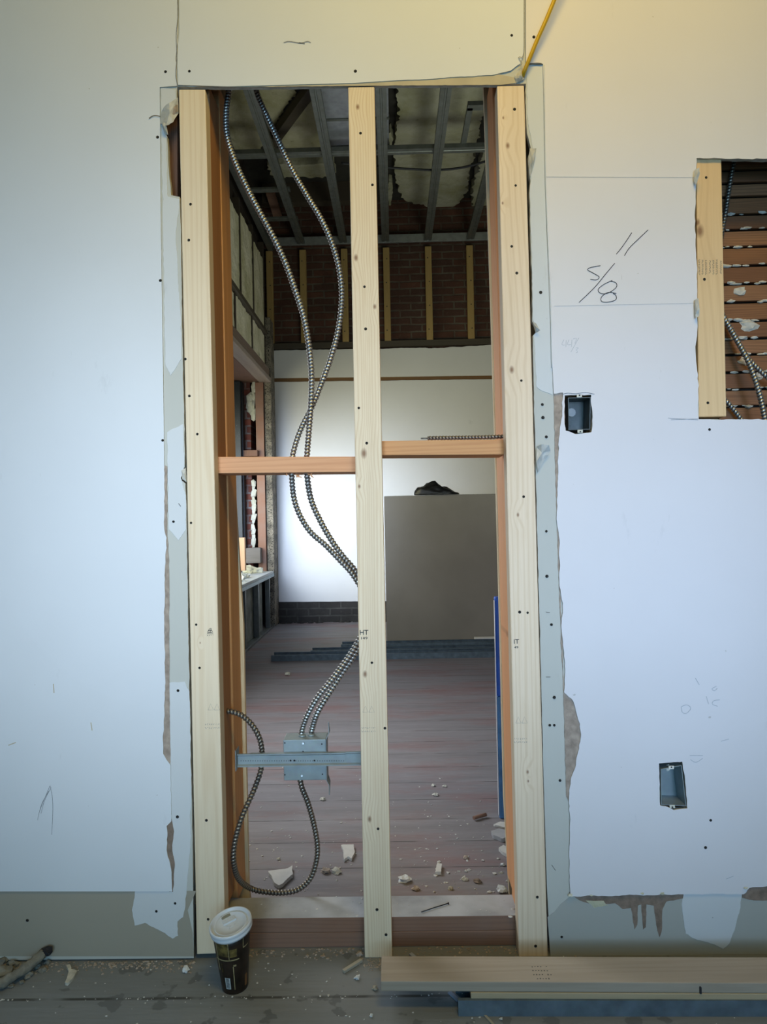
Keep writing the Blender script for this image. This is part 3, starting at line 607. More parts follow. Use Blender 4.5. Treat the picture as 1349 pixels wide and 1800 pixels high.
# blocking between the studs
bl = pxprism('blocking', [(380, 803), (640, 802.5), (640, 829.5), (381, 832)], .040, .128, m_blkL, None, .002); tag(bl, 'reddish wooden block across the left half of the doorway', 'block')
br_ = pxprism('blocking', [(660, 775), (887, 772.5), (889, 799), (660, 800.5)], .040, .128, m_blkR, None, .002); tag(br_, 'brownish wooden block across the right half of the doorway', 'block')
# sill plates
pz = .0345
xl, xr = at(346, 1640, .04)[0] + .03, at(962, 1640, .04)[0] - .004
for i, lab in enumerate(('lower brown sill plate lying on the floor across the doorway', 'upper brown sill plate under the dust across the doorway')):
    bm = bmesh.new(); box(bm, xl, xr, .0395 + i * .0005, .128, pz * i + .0005, pz * (i + 1), bev=.0012)
    for f in bm.faces:
        if f.normal[2] > .7 and i == 1: f.material_index = 1
    bm.normal_update()
    for f in bm.faces:
        if f.normal[2] > .7 and i == 1: f.material_index = 1
    tag(from_bm('sill_plate', bm, [m_sill, m_silltop]), lab, 'plank')
zs = pz * 2

# ================================================================== CONDUITS
def P3(l): return [at(*p) for p in l]
Yb = .085
conduit('flexible_conduit', P3([(404, 120, .13), (402, 163, .12), (398, 200, .11), (400, 240, .10), (414, 285, .09), (437, 335, .085), (458, 375, .08), (480, 415, .08), (502, 462, .08), (520, 512, .08), (535, 560, .08), (544, 612, .08), (548, 660, .08), (547, 705, .078),
    (543, 760, Yb), (540, 800, Yb), (540, 835, Yb), (547, 878, .09), (563, 915, .095), (583, 950, .10), (603, 978, .10), (625, 1004, .10), (650, 1045, .105), (655, 1085, .105), (640, 1120, .10), (623, 1152, .09), (596, 1192, .08), (574, 1226, .075), (558, 1253, .08), (549, 1280, .10), (545, 1306, .105)]),
    'flexible metal conduit that enters at the top left of the doorway', rad=.0077, pitch=.0085)
conduit('flexible_conduit', P3([(446, 120, .16), (452, 163, .15), (470, 205, .14), (492, 252, .13), (515, 300, .12), (541, 345, .11), (565, 385, .10), (585, 430, .095), (598, 480, .095), (601, 530, .095), (594, 585, .095), (580, 635, .095), (565, 675, .095), (550, 712, .096),
    (530, 752, .092), (517, 790, Yb), (513, 820, Yb), (516, 870, Yb), (527, 905, Yb), (546, 935, .085), (572, 958, .085), (598, 985, .085), (622, 1012, .088), (645, 1055, .09), (648, 1090, .088), (634, 1120, .082), (612, 1156, .074), (584, 1194, .066), (560, 1224, .064), (542, 1254, .072), (532, 1280, .09), (528, 1306, .10)]),
    'flexible metal conduit bowing furthest right beside the middle stud', rad=.0072, pitch=.0085)
conduit('flexible_conduit', P3([(372, 1255, .085), (392, 1250, .085), (412, 1252, .085), (430, 1261, .085), (446, 1278, .085), (457, 1300, .09), (461, 1325, .095), (459, 1352, .10), (450, 1380, .09), (438, 1408, .075), (424, 1440, .06), (413, 1480, .055), (411, 1515, .06), (420, 1545, .095), (442, 1562, .142), (470, 1568, .150), (500, 1569, .150), (525, 1563, .148), (545, 1545, .145), (556, 1515, .14), (558, 1485, .135), (551, 1445, .125), (541, 1410, .11), (531, 1385, .10), (527, 1366, .095)]),
    'brownish flexible conduit looping from the left stud down to the steel box', rad=.0070, pitch=.0085, mats=('armor_b', 'armor_k'))
# short cut piece lying on the right block
zb = at(770, 773.5, .06)[2]
a, b_ = at(752, 770, .07), at(905, 769, .07)
conduit('flexible_conduit', [(a[0], .072, zb + .0062), ((a[0] + b_[0]) / 2, .075, zb + .0058), (b_[0] - .012, .072, zb + .006)], 'cut length of conduit lying on the right block', rad=.0052, mats=('armor_b', 'armor_k'))
bm = bmesh.new(); tube(bm, [Vector((a[0] - .016, .071, zb + .006)), Vector((a[0] + .004, .072, zb + .006))], .0018, 6); 
from_bm('wire_end', bm, M['steeldark'], bpy.data.objects['flexible_conduit.003'])
# wood fibres hanging from the drilled holes
bm = bmesh.new()
for i, (x, y) in enumerate([(504, 834), (520, 836), (528, 836), (541, 835), (549, 834)]):
    p = at(x, y - 2, .05); tube(bm, spline([p, p + Vector((rnd.uniform(-.01, .01), -.004, -.004)), p + Vector((rnd.uniform(-.012, .012), -.004, rnd.uniform(-.012, -.004)))], .003), .0013, 5)
from_bm('wood_splinters', bm, m_blkL, bl)

# ---- steel box and its bracket
jb = thing('junction_box', at(535, 1371, .075), 'galvanised steel junction box held behind the cross bracket', 'electrical box')
f0 = at(498, 1301, .062); f1 = at(574, 1371, .062)
boxo('box_body', (f0[0], f1[0], .062, .115, f1[2], f0[2]), M['steelblue'], jb, .0012)
fl = [at(573, 1300, .062), at(573, 1371, .062)]
def side_flange():
    bm = bmesh.new(); x = f1[0]
    prof = [(0, .001, 1300), (.002, .002, 1290), (.006, .006, 1283), (.007, .007, 1265)]
    for (z0, z1, dx0, dx1, w0, w1) in [(f1[2], f0[2], 0, 0, .040, .040), (f0[2], f0[2] + .016, 0, .008, .040, .022), (f0[2] + .016, f0[2] + .042, .008, .007, .022, .006), (f1[2] - .012, f1[2], .006, 0, .03, .04), (f1[2] - .034, f1[2] - .012, .006, .006, .005, .03)]:
        hexa(bm, [(x + dx0, .058, z0), (x + dx0 + .0016, .058, z0), (x + dx1 + .0016, .058, z1), (x + dx1, .058, z1), (x + dx0, .058 + w0, z0), (x + dx0 + .0016, .058 + w0, z0), (x + dx1 + .0016, .058 + w1, z1), (x + dx1, .058 + w1, z1)], .0004)
    return from_bm('side_flange', bm, M['steelblue'], jb)
side_flange()
for (x, y) in [(533, 1307), (531, 1364)]:
    bm = bmesh.new(); tube(bm, [at(x, y, .063), at(x, y, .054)], .0026, 8); from_bm('clamp_screw', bm, M['steel'], jb)
for (x, y) in [(533, 1321), (501, 1306), (566, 1308), (501, 1362), (567, 1361)]:
    bm = bmesh.new(); disc(bm, at(x, y, .0615), .0018, d=.0004); from_bm('knockout', bm, M['ink'], jb)
for (x, Yk) in [(531, .085), (547, .09)]:
    bm = bmesh.new(); c = at(x, 1294, Yk); tube(bm, [Vector((c[0], Yk + .004, f0[2] - .001)), Vector((c[0], Yk + .004, f0[2] + .004))], .009, 12); from_bm('cable_clamp', bm, M['steelblue'], jb)
bk = thing('mounting_bracket', at(530, 1350, .05), 'telescoping steel bracket spanning from left stud to middle stud', 'bracket')
def chan(x0, x1, za, zb2, Yf, ex=0.0):
    """shallow hat channel: lips top and bottom, dished web"""
    bm = bmesh.new(); h = zb2 - za
    pf = [(Yf, 0), (Yf - .0035, .001), (Yf - .0035, .0035), (Yf + .001, .0065), (Yf + .001, h - .0065), (Yf - .0035, h - .0035), (Yf - .0035, h - .001), (Yf, h)]
    A = [bm.verts.new((x0, y - ex, za + z)) for y, z in pf]; B = [bm.verts.new((x1, y - ex, za + z)) for y, z in pf]
    for i in range(len(pf) - 1): bm.faces.new((A[i], B[i], B[i + 1], A[i + 1]))
    bm.normal_update(); bmesh.ops.solidify(bm, geom=bm.faces[:], thickness=.001); return bm
ba, bb, bc = at(418, 1349, .055), at(660, 1351, .055), at(418, 1325, .055)
from_bm('arm', chan(ba[0], at(608, 1340, .055)[0], ba[2], bc[2], .056), M['steelblue'], bk)
from_bm('arm', chan(at(440, 1340, .055)[0], bb[0], ba[2] - .001, bc[2] + .0005, .059), M['steelblue'], bk)
bm = bmesh.new()
for i in range(44):
    p = at(424 + i * 4.2, 1337.3, .0565); box(bm, p[0] - .0007, p[0] + .0007, .0555, .0567, p[2] - .0007, p[2] + .0007)
from_bm('slot_row', bm, M['ink'], bk, kind='stuff')
for x in (511, 518, 553):
    bm = bmesh.new(); disc(bm, at(x, 1337, .0565), .0021, d=.0012); from_bm('rivet', bm, M['ink'], bk)
boxo('end_tab', (at(417, 1340, .055)[0] - .001, at(417, 1340, .055)[0] + .0006, .04, .075, ba[2] - .004, bc[2] + .012), M['steelblue'], bk, .0004)

# ---- wall boxes right
def wallbox(label, q, depth, m, skew=0.0):
    """q: tl,tr,br,bl pixels of the box mouth on plane Y=-.006"""
    Yf = -.004; p = [at(x, y, Yf) for x, y in q]; t = thing('outlet_box', Vector(((p[0][0] + p[1][0]) / 2, Yf + depth, p[3][2])), label, 'electrical box')
    c = sum(p, Vector()) / 4; bm = bmesh.new(); th = .0016
    def ins(v, k): d = v - c; return c + Vector((d[0] - math.copysign(k, d[0]), 0, d[2] - math.copysign(k, d[2])))
    o = p; i_ = [ins(v, th) for v in p]; B = Vector((skew, depth, 0)); 
    vo = [bm.verts.new(v) for v in o]; vi = [bm.verts.new(v) for v in i_]; bo = [bm.verts.new(v + B) for v in o]; bi = [bm.verts.new(v + B - Vector((0, th, 0))) for v in i_]
    for k in range(4):
        j = (k + 1) % 4; bm.faces.new((vo[k], vo[j], vi[j], vi[k])); bm.faces.new((vo[k], bo[k], bo[j], vo[j])); bm.faces.new((vi[k], vi[j], bi[j], bi[k]))
    bm.faces.new(bo); bm.faces.new(bi); from_bm('shell', bm, m, t)
    for k, (z, s) in enumerate(((p[0][2], 1), (p[3][2], -1))):
        x = (p[0][0] + p[1][0]) / 2; bm = bmesh.new(); box(bm, x - .006, x + .006, Yf - .001, Yf + .001, min(z, z + s * .007), max(z, z + s * .007), .0004); 
        tube(bm, [Vector((x, Yf - .001, z + s * .0045)), Vector((x, Yf - .0022, z + s * .0045))], .0018, 8, mi=1); from_bm('screw_ear', bm, [M['foamw'], M['ink']], t)
    return t, c, p
b1, c1_, p1 = wallbox('rectangular steel switch box in the white wall above, with its mouth open', [(999, 699), (1039, 698), (1038, 755), (1000, 756)], .055, M['boxdark'])
b2, c2_, p2 = wallbox('crooked steel outlet box low in the white wall near the floor', [(1162, 1352), (1199, 1345), (1207, 1417), (1163, 1415)], .055, M['steelblue'], .002)
bm = bmesh.new(); tube(bm, [Vector((c1_[0] - .005, .05, c1_[2] + .01)), Vector((c1_[0] - .005, .044, c1_[2] + .01))], .010, 12); from_bm('cable_clamp', bm, M['steeldark'], b1)
bm = bmesh.new(); tube(bm, [Vector((c1_[0] - .008, .05, c1_[2] - .012)), Vector((c1_[0] - .008, .046, c1_[2] - .012))], .009, 12); from_bm('knockout', bm, M['boxdark'], b1)
bm = bmesh.new(); blob(bm, at(1174, 1349, .012), .008, 5, (1, .6, .9)); from_bm('plaster_scrap', bm, M['foamw'], b2)
stroke('box_outline', [[(990, 693), (998, 691), (1012, 692), (1030, 690), (1046, 693)]], -.0054, .0014, M['pencil'], wall)

# ---- lath and conduits inside the right opening
def lathwall():
    t = thing('lath_backing', (at(1330, 735, .13)[0], .14, 1.15), 'brown wooden lath with squeezed plaster behind the right opening', 'lath')
    x0 = at(1262, 500, .11)[0]; x1 = at(1560, 500, .11)[0]
    boxo('plaster_back', (x0, x1, .150, .160, 1.10, 1.95), M['deck'], t)
    y = 268; k = 0; heights = [272, 300, 323, 347, 378, 405, 435, 468, 500, 532, 565, 596, 624, 655, 685, 715, 748]
    for k in range(len(heights) - 1):
        z1 = at(1300, heights[k] + 2.5, .12)[2]; z0 = at(1300, heights[k + 1] - 2.5, .12)[2]
        mm = wood('lath_wood_%d' % (k % 3), [(.25, .11, .04), (.20, .085, .032), (.29, .14, .06)][k % 3], (.12, .05, .02), 'X', seed=k, grain=.8) if k < 3 else bpy.data.materials['lath_wood_%d' % (k % 3)]
        bm = bmesh.new(); hexa(bm, [(x0, .118, z0), (x1, .118, z0 + .002), (x1, .118, z1 + .002), (x0, .118, z1), (x0, .128, z0), (x1, .128, z0), (x1, .128, z1), (x0, .128, z1)], .001)
        from_bm('lath', bm, mm, t)
        if k > 2:
            bm = bmesh.new()
            for j in range(7):
                blob(bm, (x0 + .01 + rnd.random() * .12, .117, z0 - .002 + rnd.uniform(-.002, .003)), rnd.uniform(.003, .008), k * 9 + j, (1.6, .6, .5), sub=1)
            from_bm('plaster_key', bm, M['gyp'], t, kind='stuff')
    for (x, y, r) in [(1302, 512, .012), (1318, 573, .016), (1310, 635, .012), (1335, 660, .012)]:
        bm = bmesh.new(); blob(bm, at(x, y, .118), r, x % 7, (1.3, .35, .8)); from_bm('plaster_lump', bm, M['gyp'], t)
lathwall()
conduit('flexible_conduit', P3([(1262, 545, .105), (1277, 565, .098), (1292, 592, .09), (1312, 625, .08), (1335, 650, .075), (1360, 672, .075), (1400, 700, .08)]), 'upper conduit crossing the laths in the right opening', rad=.0060)
conduit('flexible_conduit', P3([(1262, 538, .085), (1280, 570, .075), (1300, 605, .06), (1318, 640, .05), (1332, 680, .045), (1342, 720, .045), (1350, 770, .045)]), 'steepest conduit in front, hanging in the right opening', rad=.0066)
conduit('flexible_conduit', P3([(1262, 690, .10), (1280, 708, .10), (1298, 730, .10), (1320, 760, .10)]), 'short bit of conduit at the bottom of the right opening', rad=.0060)
conduit('flexible_conduit', P3([(1300, 250, .105), (1290, 290, .105), (1283, 330, .105), (1277, 370, .105), (1268, 420, .105)]), 'dark conduit running down beside the short stud top', rad=.0055, mats=('armor_b', 'armor_k'))

# ---- yellow cord
bm = bmesh.new(); tube(bm, spline([at(918, 142, .012), at(921, 128, -.010), at(931, 104, -.02), at(944, 72, -.026), (at(960, 36, -.032)), at(980, -12, -.038), at(1010, -80, -.045)], .006), .0046, 12)
tag(from_bm('yellow_cord', bm, flat('yellow_jacket', (.62, .38, .012), rough=.4, bmp=0, var=.05), smooth=True), 'yellow electrical cord coming out above the right stud', 'cord')
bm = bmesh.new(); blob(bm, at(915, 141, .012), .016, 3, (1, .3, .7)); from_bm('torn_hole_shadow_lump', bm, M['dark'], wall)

# ================================================================== FAR ROOM
FY = 5.03; LX = -1.18
# far wall: brick, with white board hung on it
structure(boxo('wall_far', (-1.9, 4.2, FY + .03, FY + .2, 0, 4.08), M['farbrick']))
wf = bpy.data.objects['wall_far']
def fsheet(name, loop, Yf, t, m, amp=.006, step=.03, label=None, only=None):
    o = sheet(name, [loop], Yf, t, m, wf, amp=amp, step=step, only=only); 
    if label: o['label'] = label
    return o
fsheet('plasterboard', [(480, 1058), (475, 671.5), (860, 666.5), (1100, 663), (1500, 657), (1500, 1052)], FY, .028, [M['farwhite'], M['gyp']], amp=.002, step=.05, label='white lower plasterboard of the far wall')
fsheet('plasterboard', [(474, 665), (475, 617), (520, 615), (600, 614), (700, 612), (770, 612), (860, 606), (1500, 592), (1500, 650), (860, 660)], FY, .028, [M['farwhite'], M['gyp']], amp=.004, step=.03, only={1, 2, 3, 4, 5, 6}, label='pale upper plasterboard strip of the far wall')
boxo('exposed_lath', (-1.17, 3.2, FY + .012, FY + .03, 2.28, 2.40), wood('slot_wood', (.20, .10, .035), (.10, .05, .02), 'X'), wf)
boxo('ledge_timber', (-1.19, 4.0, FY - .012, FY + .03, 2.645, 2.70), wood('ledge_wood', (.07, .055, .035), (.045, .035, .025), 'X'), wf)
boxo('sooty_brick_base', (-1.19, 4.0, FY + .005, FY + .03, 0.0, .22), M['basebrick'], wf)
bm = bmesh.new()
for i in range(60): blob(bm, (-1.15 + rnd.random() * 1.6, FY - .01 - rnd.random() * .05, .0), rnd.uniform(.008, .028), i, (1.3, .9, .7), sub=1, fl=0.0)
tag(from_bm('mortar_crumbs', bm, M['basebrick']), 'dark mortar crumbs along the foot of the far wall', 'debris', kind='stuff')
# furring strips on the brick
xs = [473, 532, 605, 679, 753, 826]
for i, x in enumerate(xs + [900, 975]):
    p = at(x, 440, FY - .02); zt_ = at(x, 441 - i * 2, FY - .02)[2]; zb_ = 2.70
    o = boxo('furring_strip', (p[0] - .031, p[0] + .031, FY - .022, FY + .029, zb_, zt_), M['farwood'], None, .003)
    where = ['in the far left corner', 'second from the left corner', 'seen just left of the middle stud', 'seen just right of the middle stud', 'second from the right edge of the doorway', 'nearest the right side of the doorway', 'hidden past the doorway', 'hidden further past the doorway'][i]
    tag(o, 'yellowish furring strip on the dark brick, ' + where, 'wood strip', 'furring strips on the far brick')
    for k in range(4):
        bm = bmesh.new(); disc(bm, (p[0] + rnd.uniform(-.008, .008), FY - .022, zb_ + .1 + k * .23), .006, d=.002); from_bm('nail', bm, M['ink'], o)
# ---- ceiling grid
ZC = 3.64; cx0 = -.84
def hat(name, x, y0, y1, z, label, wd=.07, h=.03, m='steeldark', axis='Y'):
    pf = [(-wd / 2, .004), (-wd / 2, 0), (-wd / 4, 0), (-wd / 5, h), (wd / 5, h), (wd / 4, 0), (wd / 2, 0), (wd / 2, .004)]
    pf = [(-wd / 2, h), (-wd / 2, 0), (-.008, 0), (-.005, .004), (.005, .004), (.008, 0), (wd / 2, 0), (wd / 2, h)]
    bm = bmesh.new(); A = []; B = []
    for u, v in pf:
        if axis == 'Y': A.append(bm.verts.new((x + u, y0, z + v))); B.append(bm.verts.new((x + u, y1, z + v)))
        else: A.append(bm.verts.new((y0, x + u, z + v))); B.append(bm.verts.new((y1, x + u, z + v)))
    for i in range(len(pf) - 1): bm.faces.new((A[i], B[i], B[i + 1], A[i + 1]))
    bm.normal_update(); bmesh.ops.solidify(bm, geom=bm.faces[:], thickness=.0015)
    return tag(from_bm(name, bm, M[m]), label, 'metal channel', 'steel ceiling channels')
wh = ['leftmost, above the left soffit', 'second from the left', 'seen beside the middle stud', 'fourth, right of the middle stud', 'fifth, seen at the far right', 'sixth, past the doorway', 'seventh, past the doorway']
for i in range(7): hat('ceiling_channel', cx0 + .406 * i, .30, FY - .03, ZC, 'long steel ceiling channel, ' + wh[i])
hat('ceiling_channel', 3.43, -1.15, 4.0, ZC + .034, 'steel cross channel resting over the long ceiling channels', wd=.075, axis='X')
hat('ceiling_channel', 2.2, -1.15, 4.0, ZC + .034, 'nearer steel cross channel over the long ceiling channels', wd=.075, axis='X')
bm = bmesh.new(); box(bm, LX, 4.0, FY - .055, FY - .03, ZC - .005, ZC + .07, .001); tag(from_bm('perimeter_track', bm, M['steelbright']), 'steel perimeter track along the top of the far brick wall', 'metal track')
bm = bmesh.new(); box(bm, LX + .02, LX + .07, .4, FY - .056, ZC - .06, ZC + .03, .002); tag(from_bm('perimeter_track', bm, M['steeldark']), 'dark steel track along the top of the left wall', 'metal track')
# a bracket frame hanging over the left side
def cz(x, y, z=ZC + .04): return atz(x, y, z)
for (a, b, lab) in [((395, 336), (512, 338), 'short cross channel at left over the window wall'), ((452, 386), (524, 384), 'short cross channel at left nearer the far wall')]:
    pa, pb = cz(*a), cz(*b); bm = bmesh.new(); box(bm, max(pa[0], LX + .072), pb[0], pa[1] - .03, pa[1] + .03, ZC + .032, ZC + .05, .001); tag(from_bm('cross_channel', bm, M['steeldark']), lab, 'metal channel')
# deck above: foam between dark joists
ZD = 4.0
def foam_slab(label, px, mat, amp=.03, t=.07, Z=ZD):
    lp = [tuple(atz(x, y, Z)[:2]) for x, y in px]; o = sheet_h('foam_insulation', lp, Z, t, [mat], amp=amp * .55, step=.025); tag(o, label, 'insulation'); return o
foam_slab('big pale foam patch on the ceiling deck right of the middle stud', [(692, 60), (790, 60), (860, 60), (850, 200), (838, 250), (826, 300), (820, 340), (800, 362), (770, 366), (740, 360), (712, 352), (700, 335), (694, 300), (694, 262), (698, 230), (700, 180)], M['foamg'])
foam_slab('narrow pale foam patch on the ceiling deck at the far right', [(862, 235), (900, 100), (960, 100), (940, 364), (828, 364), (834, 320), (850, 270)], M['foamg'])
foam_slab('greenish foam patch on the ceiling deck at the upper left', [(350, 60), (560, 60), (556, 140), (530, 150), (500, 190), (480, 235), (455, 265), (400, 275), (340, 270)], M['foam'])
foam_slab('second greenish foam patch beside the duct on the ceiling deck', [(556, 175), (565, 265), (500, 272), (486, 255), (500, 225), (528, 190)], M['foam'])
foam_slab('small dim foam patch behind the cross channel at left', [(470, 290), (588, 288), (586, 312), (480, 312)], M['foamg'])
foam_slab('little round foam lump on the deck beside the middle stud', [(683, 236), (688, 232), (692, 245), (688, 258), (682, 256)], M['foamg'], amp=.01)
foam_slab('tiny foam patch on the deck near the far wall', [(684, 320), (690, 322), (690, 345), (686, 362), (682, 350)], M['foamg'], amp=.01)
boxo('joist', (-1.15, -.12, 4.66, 4.76, 3.90, 4.079), wood('joist_dark', (.06, .045, .03), (.04, .03, .02), 'X')); tag(bpy.data.objects['joist'], 'dark cross joist above the ceiling grid near the far wall', 'beam')
pa, pb = atz(550, 160, 3.91), atz(475, 262, 3.91)
bm = bmesh.new(); d = (pb - pa); nrm = Vector((-d[1], d[0], 0)).normalized() * .035
hexa(bm, [pa + nrm, pa - nrm, pb - nrm, pb + nrm] + [q + Vector((0, 0, .075)) for q in (pa + nrm, pa - nrm, pb - nrm, pb + nrm)], .003); tag(from_bm('brace', bm, bpy.data.materials['joist_dark']), 'dark diagonal brace above the ceiling grid at left', 'beam')
# duct
dk = thing('air_duct', (-.38, 2.9, 3.78), 'bluish grey sheet metal duct above the ceiling grid beside the middle stud', 'duct')
pa, pb = atz(558, 150, 3.78), atz(640, 268, 3.78)
bm = bmesh.new(); box(bm, atz(560, 200, 3.78)[0], .02, 1.2, pb[1], 3.78, 3.98, .006); from_bm('duct_body', bm, steel('duct_steel', (.36, .38, .44), .5, .4), dk)
for yy in (210, 258):
    q = atz(580, yy, 3.78); boxo('seam', (atz(560, 200, 3.78)[0] - .004, .024, q[1] - .012, q[1] + .012, 3.772, 3.80), M['steeldark'], dk, .002)
# orange-brown board with dark edges between the grid at left
p = [atz(*q, 3.86) for q in ((468, 342), (484, 342), (497, 384), (482, 386))]
bm = bmesh.new(); hexa(bm, p + [v + Vector((0, 0, .02)) for v in p], .001); tag(from_bm('loose_board', bm, M['oldwood']), 'small brown board glimpsed above the left cross channels', 'board')
# slack cable under the deck
bm = bmesh.new(); tube(bm, spline([atz(x, y, z) for x, y, z in [(600, 287, 3.6795), (690, 295, 3.6795), (720, 297, 3.6795), (765, 299, 3.6795), (810, 295, 3.6795), (853, 284, 3.6795), (900, 268, 3.6795)]], .03), .009, 8)
tag(from_bm('slack_cable', bm, M['ink']), 'thin dark cable sagging above the ceiling grid', 'cable')
bm = bmesh.new(); p = [atz(*q, 3.72) for q in ((822, 185), (832, 185), (832, 262), (822, 262))]; 
box(bm, p[0][0], p[1][0], p[0][1], p[2][1], 3.70, 3.73, .001); box(bm, p[0][0], p[0][0] + .25, p[0][1] - .03, p[0][1] + .03, 3.70, 3.73, .001)
tag(from_bm('hanger_bracket', bm, M['steeldark']), 'bent dull steel hanger above the grid at the right', 'bracket')

# ---- left wall of the far room
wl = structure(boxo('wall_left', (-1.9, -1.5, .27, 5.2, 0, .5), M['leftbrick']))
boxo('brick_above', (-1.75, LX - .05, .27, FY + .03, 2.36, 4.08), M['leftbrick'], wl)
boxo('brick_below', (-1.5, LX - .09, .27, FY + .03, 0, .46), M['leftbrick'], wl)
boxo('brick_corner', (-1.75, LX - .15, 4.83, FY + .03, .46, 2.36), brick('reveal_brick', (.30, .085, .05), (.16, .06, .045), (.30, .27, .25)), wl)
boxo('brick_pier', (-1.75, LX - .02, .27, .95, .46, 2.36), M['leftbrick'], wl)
# foam panels between the studs of the left wall
def yx(x): return atx(x, 500, LX)[1]
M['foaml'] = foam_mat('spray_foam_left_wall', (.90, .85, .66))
def lfoam(label, y0, y1, z0, z1, mat='foaml'):
    lp = [(y0, z0), (y1, z0), (y1, z1), (y0, z1)]; o = sheet_x('foam_insulation', lp, LX, .04, [M[mat]], amp=.010, step=.02, seed=int(y0 * 100)); return tag(o, label, 'insulation')
ups = [(2.0, 3.30, 3.52), (3.34, 3.80, 3.40), (3.84, 4.30, 3.46), (4.34, 4.80, 3.44)]
for i, (y0, y1, zt_) in enumerate(ups): lfoam('cream foam filling the upper left wall bay, ' + ['nearest the doorway', 'second bay away', 'third bay away', 'by the far corner'][i], y0, y1, 2.80, zt_)
los = [(2.0, 3.58), (3.64, 4.20), (4.26, 4.80)]
for i, (y, za, zb9) in enumerate([(3.32, 2.78, 3.55), (3.82, 2.78, 3.55), (4.32, 2.78, 3.55), (3.61, 2.42, 2.735), (4.23, 2.42, 2.735), (4.815, 2.30, 3.6)]):
    tag(boxo('wall_batten', (LX - .05, LX + .006, y - .020, y + .020, za, zb9), bpy.data.materials['joist_dark'], None, .002), 'dark batten between foam bays of the left wall, ' + ['upper, nearest', 'upper, middle', 'upper, farthest', 'lower, nearest', 'lower, farthest', 'tall one in the corner'][i], 'batten', 'dark battens of the left wall')
for i, (y0, y1) in enumerate(los): lfoam('cream foam filling the bay just above the window beam, ' + ['nearest the doorway', 'in the middle', 'by the far corner'][i], y0, y1, 2.42, 2.72)
tag(boxo('rail', (LX - .04, LX + .025, .9, 4.86, 2.735, 2.775), wood('rail_dark', (.10, .08, .055), (.06, .05, .035), 'Y'), None, .003), 'thin dark rail along the left wall between foam bays', 'beam')
bb_ = thing('window_beam', (LX - .1, 3.0, 2.27), 'dusty brown beam over the window opening in the left wall', 'beam')
boxo('beam_face', (LX - .02, LX + .035, .95, 4.84, 2.33, 2.42), M['oldwood_y'], bb_, .004)
boxo('beam_shelf', (LX - .06, LX + .05, .95, 4.83, 2.285, 2.33), wood('beam_shelf_wood', (.42, .34, .28), (.26, .18, .14), 'Y'), bb_, .006)
boxo('soffit', (LX - .34, LX - .065, .95, 4.83, 2.29, 2.32), M['oldwood'], bb_, .002)
# window trim post, frame, foam bead, brick
Yj = 4.80
def jx(px, Y=Yj, y=800): return at(px, y, Y)[0]
tag(boxo('trim_post', (jx(451), jx(465), Yj, Yj + .05, .50, 2.285), wood('post_wood', (.34, .16, .10), (.24, .14, .10), 'Z', rough=.85, dirt=.35), None, .003), 'worn reddish wooden post at the far side of the window opening', 'post')
tag(boxo('trim_post', (jx(466), jx(478) , Yj + .02, FY, .0, 2.9), flat('crumbling_corner', (.30, .26, .20), var=.35, sc=14, spots=.45, spotcol=(.03, .025, .02), bmp=.8), None, .006), 'rough dark corner post between the window post and the far wall', 'post')
lf = thing('window_frame', (jx(415), 4.7, .55), 'black painted window frame standing in the brick opening', 'window frame')
boxo('frame_post', (jx(402, 4.72), jx(425, 4.72), 4.70, 4.80, .56, 2.28), flat('black_paint', (.028, .033, .036), rough=.45, spots=.3, spotcol=(.2, .22, .22)), lf, .003)
boxo('frame_inner', (jx(426, 4.76), jx(429, 4.76), 4.74, 4.82, .56, 2.28), M['ink'], lf, .001)
structure(boxo('window_1', (-1.62, -1.58, 1.0, 4.75, 2.2, 2.28), M['dark']))
bm = bmesh.new(); r2 = random.Random(5)
for i in range(30):
    t = i / 29; y = 672 + t * 118 if i < 16 else 850 + (i - 16) / 13 * 110
    w_ = .012 + .012 * abs(math.sin(i * 1.3)) + (.014 if 6 < i < 12 else 0); blob(bm, at(446 - (5 if 6 < i < 12 else 0), y, Yj + .015), w_ * 1.25, i, (.9, .5, 1.7), sub=1)
tag(from_bm('foam_bead', bm, M['foamw']), 'white expanding foam squeezed out beside the reddish post', 'insulation')
bm = bmesh.new(); box(bm, jx(430), jx(455), Yj - .06, Yj + .02, atx(440, 800, -1.3)[2] - .0, atx(440, 793, -1.3)[2] + .02, .004); tag(from_bm('wood_blocking', bm, M['oldwood']), 'short brown wooden block between window frame and post', 'block')
bm = bmesh.new(); za_, zb_ = at(445, 990, Yj - .08)[2], at(445, 963, Yj - .08)[2]; box(bm, jx(433), jx(458), Yj - .09, Yj - .01, za_, zb_, .006); tag(from_bm('loose_brick', bm, wood('grey_block', (.24, .22, .21), (.15, .13, .13), 'X')), 'weathered grey block lying on the window sill by the post', 'block')
bm = bmesh.new(); q = at(423, 945, 4.3); box(bm, at(414, 945, 4.3)[0], at(431, 945, 4.3)[0], 4.28, 4.33, at(423, 1003, 4.3)[2], q[2], .002); tag(from_bm('wood_offcut', bm, wood('offcut', (.62, .38, .22), (.5, .28, .16), 'Z')), 'orange brown wood offcut standing on the window sill', 'board')
